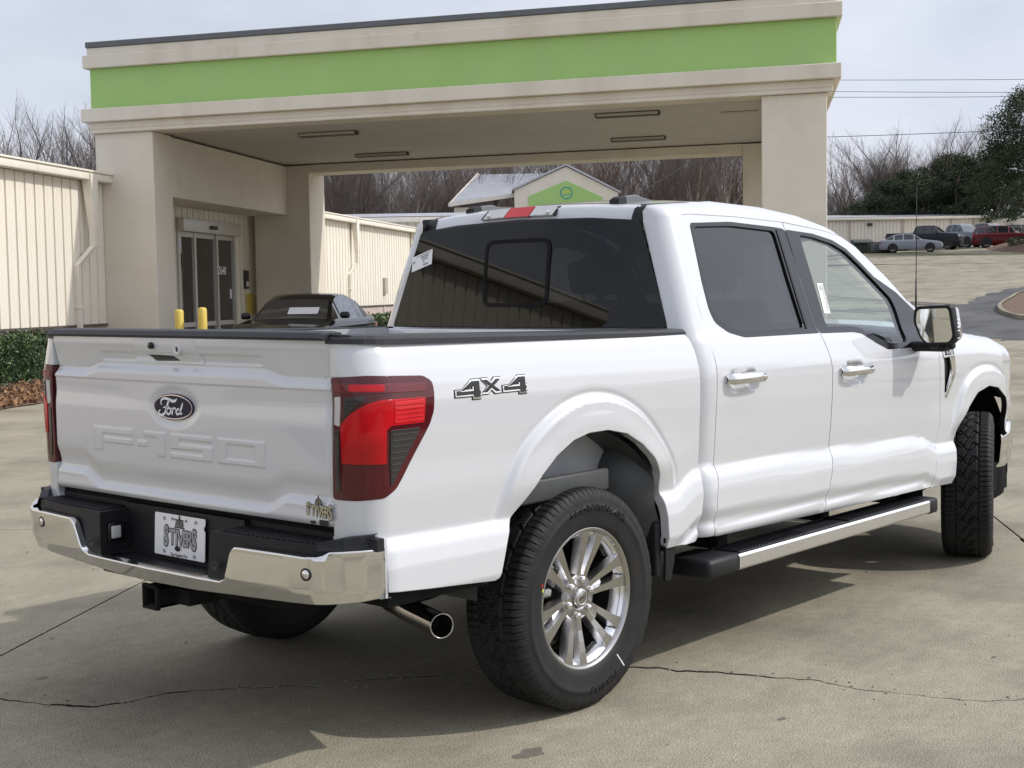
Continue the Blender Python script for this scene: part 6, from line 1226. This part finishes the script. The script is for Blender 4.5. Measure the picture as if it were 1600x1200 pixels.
def evergreen(seed, H, Rr, n, cone=.35, base=.12, size=.20, clumps=60, trunk_h=None):
    rg = np.random.default_rng(seed); cl = []
    for k in range(clumps):
        t = rg.uniform(base, 1); z = H*t; rad = Rr*((1-(t-base)/(1-base))**cone)*min(1, ((t-base)/.12)**.6+.35); a = rg.uniform(0, 2*PI); q = rad*rg.uniform(.25, 1.0)**.6; cl.append((q*math.cos(a), q*math.sin(a), z, rg.uniform(.35, .8)*Rr*.34))
    cl = np.array(cl)
    def smp(k, g):
        i = g.integers(0, len(cl), k); d = g.normal(size=(k,3)); d /= np.linalg.norm(d, axis=1)[:, None]; r_ = cl[i, 3][:, None]*g.uniform(.35, 1.15, k)[:, None]; return cl[i, :3]+d*r_*np.array([1,1,.7])
    f = leaves(n, smp, size, (.55,.17,.28), seed, .15); t = MB(); t.tube([(0,0,-.3),(.05,0,H*.3),(0,.08,H*.65),(0,0,H*.9)], [H*.022,H*.017,H*.010,H*.004], 7)
    for k in range(0, clumps, 3): t.tube([(0,0,max(.5, cl[k,2]-cl[k,3]*1.2)), tuple(cl[k,:3])], [H*.006, H*.002], 4)
    return t.mesh('trunk', 'bark'), f.mesh('crown', ['needle', 'needle_light', 'needle_dark'])
EV_ = [evergreen(31+i, 1, .42+.06*i, 15000, .45+.1*i, .04, .012, 90) for i in range(3)]
def put_ev(x, y, h, lab, grp=None, i=0, w=1.):
    t, f = EV_[i]; o = link('evergreen_tree', t, None, (x, y, gzf(x, y)-.2), (0,0,rr_.uniform(0, 6)), lab, 'tree', grp); o.scale = (h*w, h*w, h); link('crown', f, o)
for k, (az, d, h, w) in enumerate(((28.3,146,4.2,1.4),(27.6,143,5.2,1.4),(26.9,147,6.0,1.3),(26.2,144,6.6,1.3),(25.6,148,7.4,1.2),(24.9,143,7.4,1.4),(24.2,147,8.4,1.2),(23.5,143,8.4,1.3),(22.8,147,9.0,1.3),(22.0,142,9.4,1.3),(26.6,152,7.0,1.2),(25.2,154,8.4,1.1),(24.0,154,9.2,1.1))):
    a_ = R(az); put_ev(cx_+d*math.cos(a_), cy_+d*math.sin(a_), h, 'dark evergreen in the dense row right behind the long storage building', 'dark evergreens behind the long building', k % 3, w)
t_, f_ = evergreen(77, 11.6, 5.6, 60000, .30, .30, .085, 170)
o = link('large_evergreen_tree', t_, None, (97.2, 33.2, gzf(97.2, 33.2)-.1), None, 'large spreading dark green tree at the right edge overhanging the long building', 'tree'); link('crown', f_, o)
# ================================================================= pole and overhead wires
mat('pole_wood', (.22,.20,.18), .9, var=.2); mat('wire', (.03,.03,.03), .6)
UP = thing('utility_pole', 'slim weathered utility pole standing before the wood, seen under the canopy', 'utility pole', (70.8,48.05,1.0)); m = MB(); m.tube([(0,0,0),(0,0,11.5)], [.17,.11], 10); m.build('shaft', 'pole_wood', UP); m = MB(); m.rbox((-1.1,-.06,10.9), (1.1,.06,11.02), .01, T=TR(0,0,0,rz=R(-55))); m.build('crossarm', 'pole_wood', UP)
def wire(a, b, sag, lab, r_=.016, grp=None):
    a, b = np.array(a, float), np.array(b, float); P_ = [tuple(a+(b-a)*t-np.array([0,0,sag*4*t*(1-t)])) for t in np.linspace(0, 1, 24)]; m = MB(); m.tube(P_, r_, 4, cap=False); m.build('power_line', 'wire', None, label=lab, cat='power line', group=grp)
def ext(a, b, t0, t1): a, b = np.array(a), np.array(b); return a+(b-a)*t0, a+(b-a)*t1
for (a, b), lab in ((((69.06,35.58,14.09),(76.49,27.16,13.95)), 'topmost thin power line crossing the sky right of the canopy'), (((69.46,35.05,13.41),(76.45,27.14,13.20)), 'second power line from the top, right of the canopy'), (((69.44,35.04,13.08),(76.44,27.13,12.96)), 'third power line just under the second, right of the canopy'), (((68.86,35.47,10.8),(75.58,27.9,11.01)), 'lowest power line passing behind the large tree at right')):
    p, q = ext(a, b, -3, 4); wire(p, q, .6, lab, .014 if 'lowest' not in lab else .018)
wire((58.5,38.6,8.15), (49.0,40.2,4.0), .1, 'slanting service cable crossing in front of the green gable', .02)
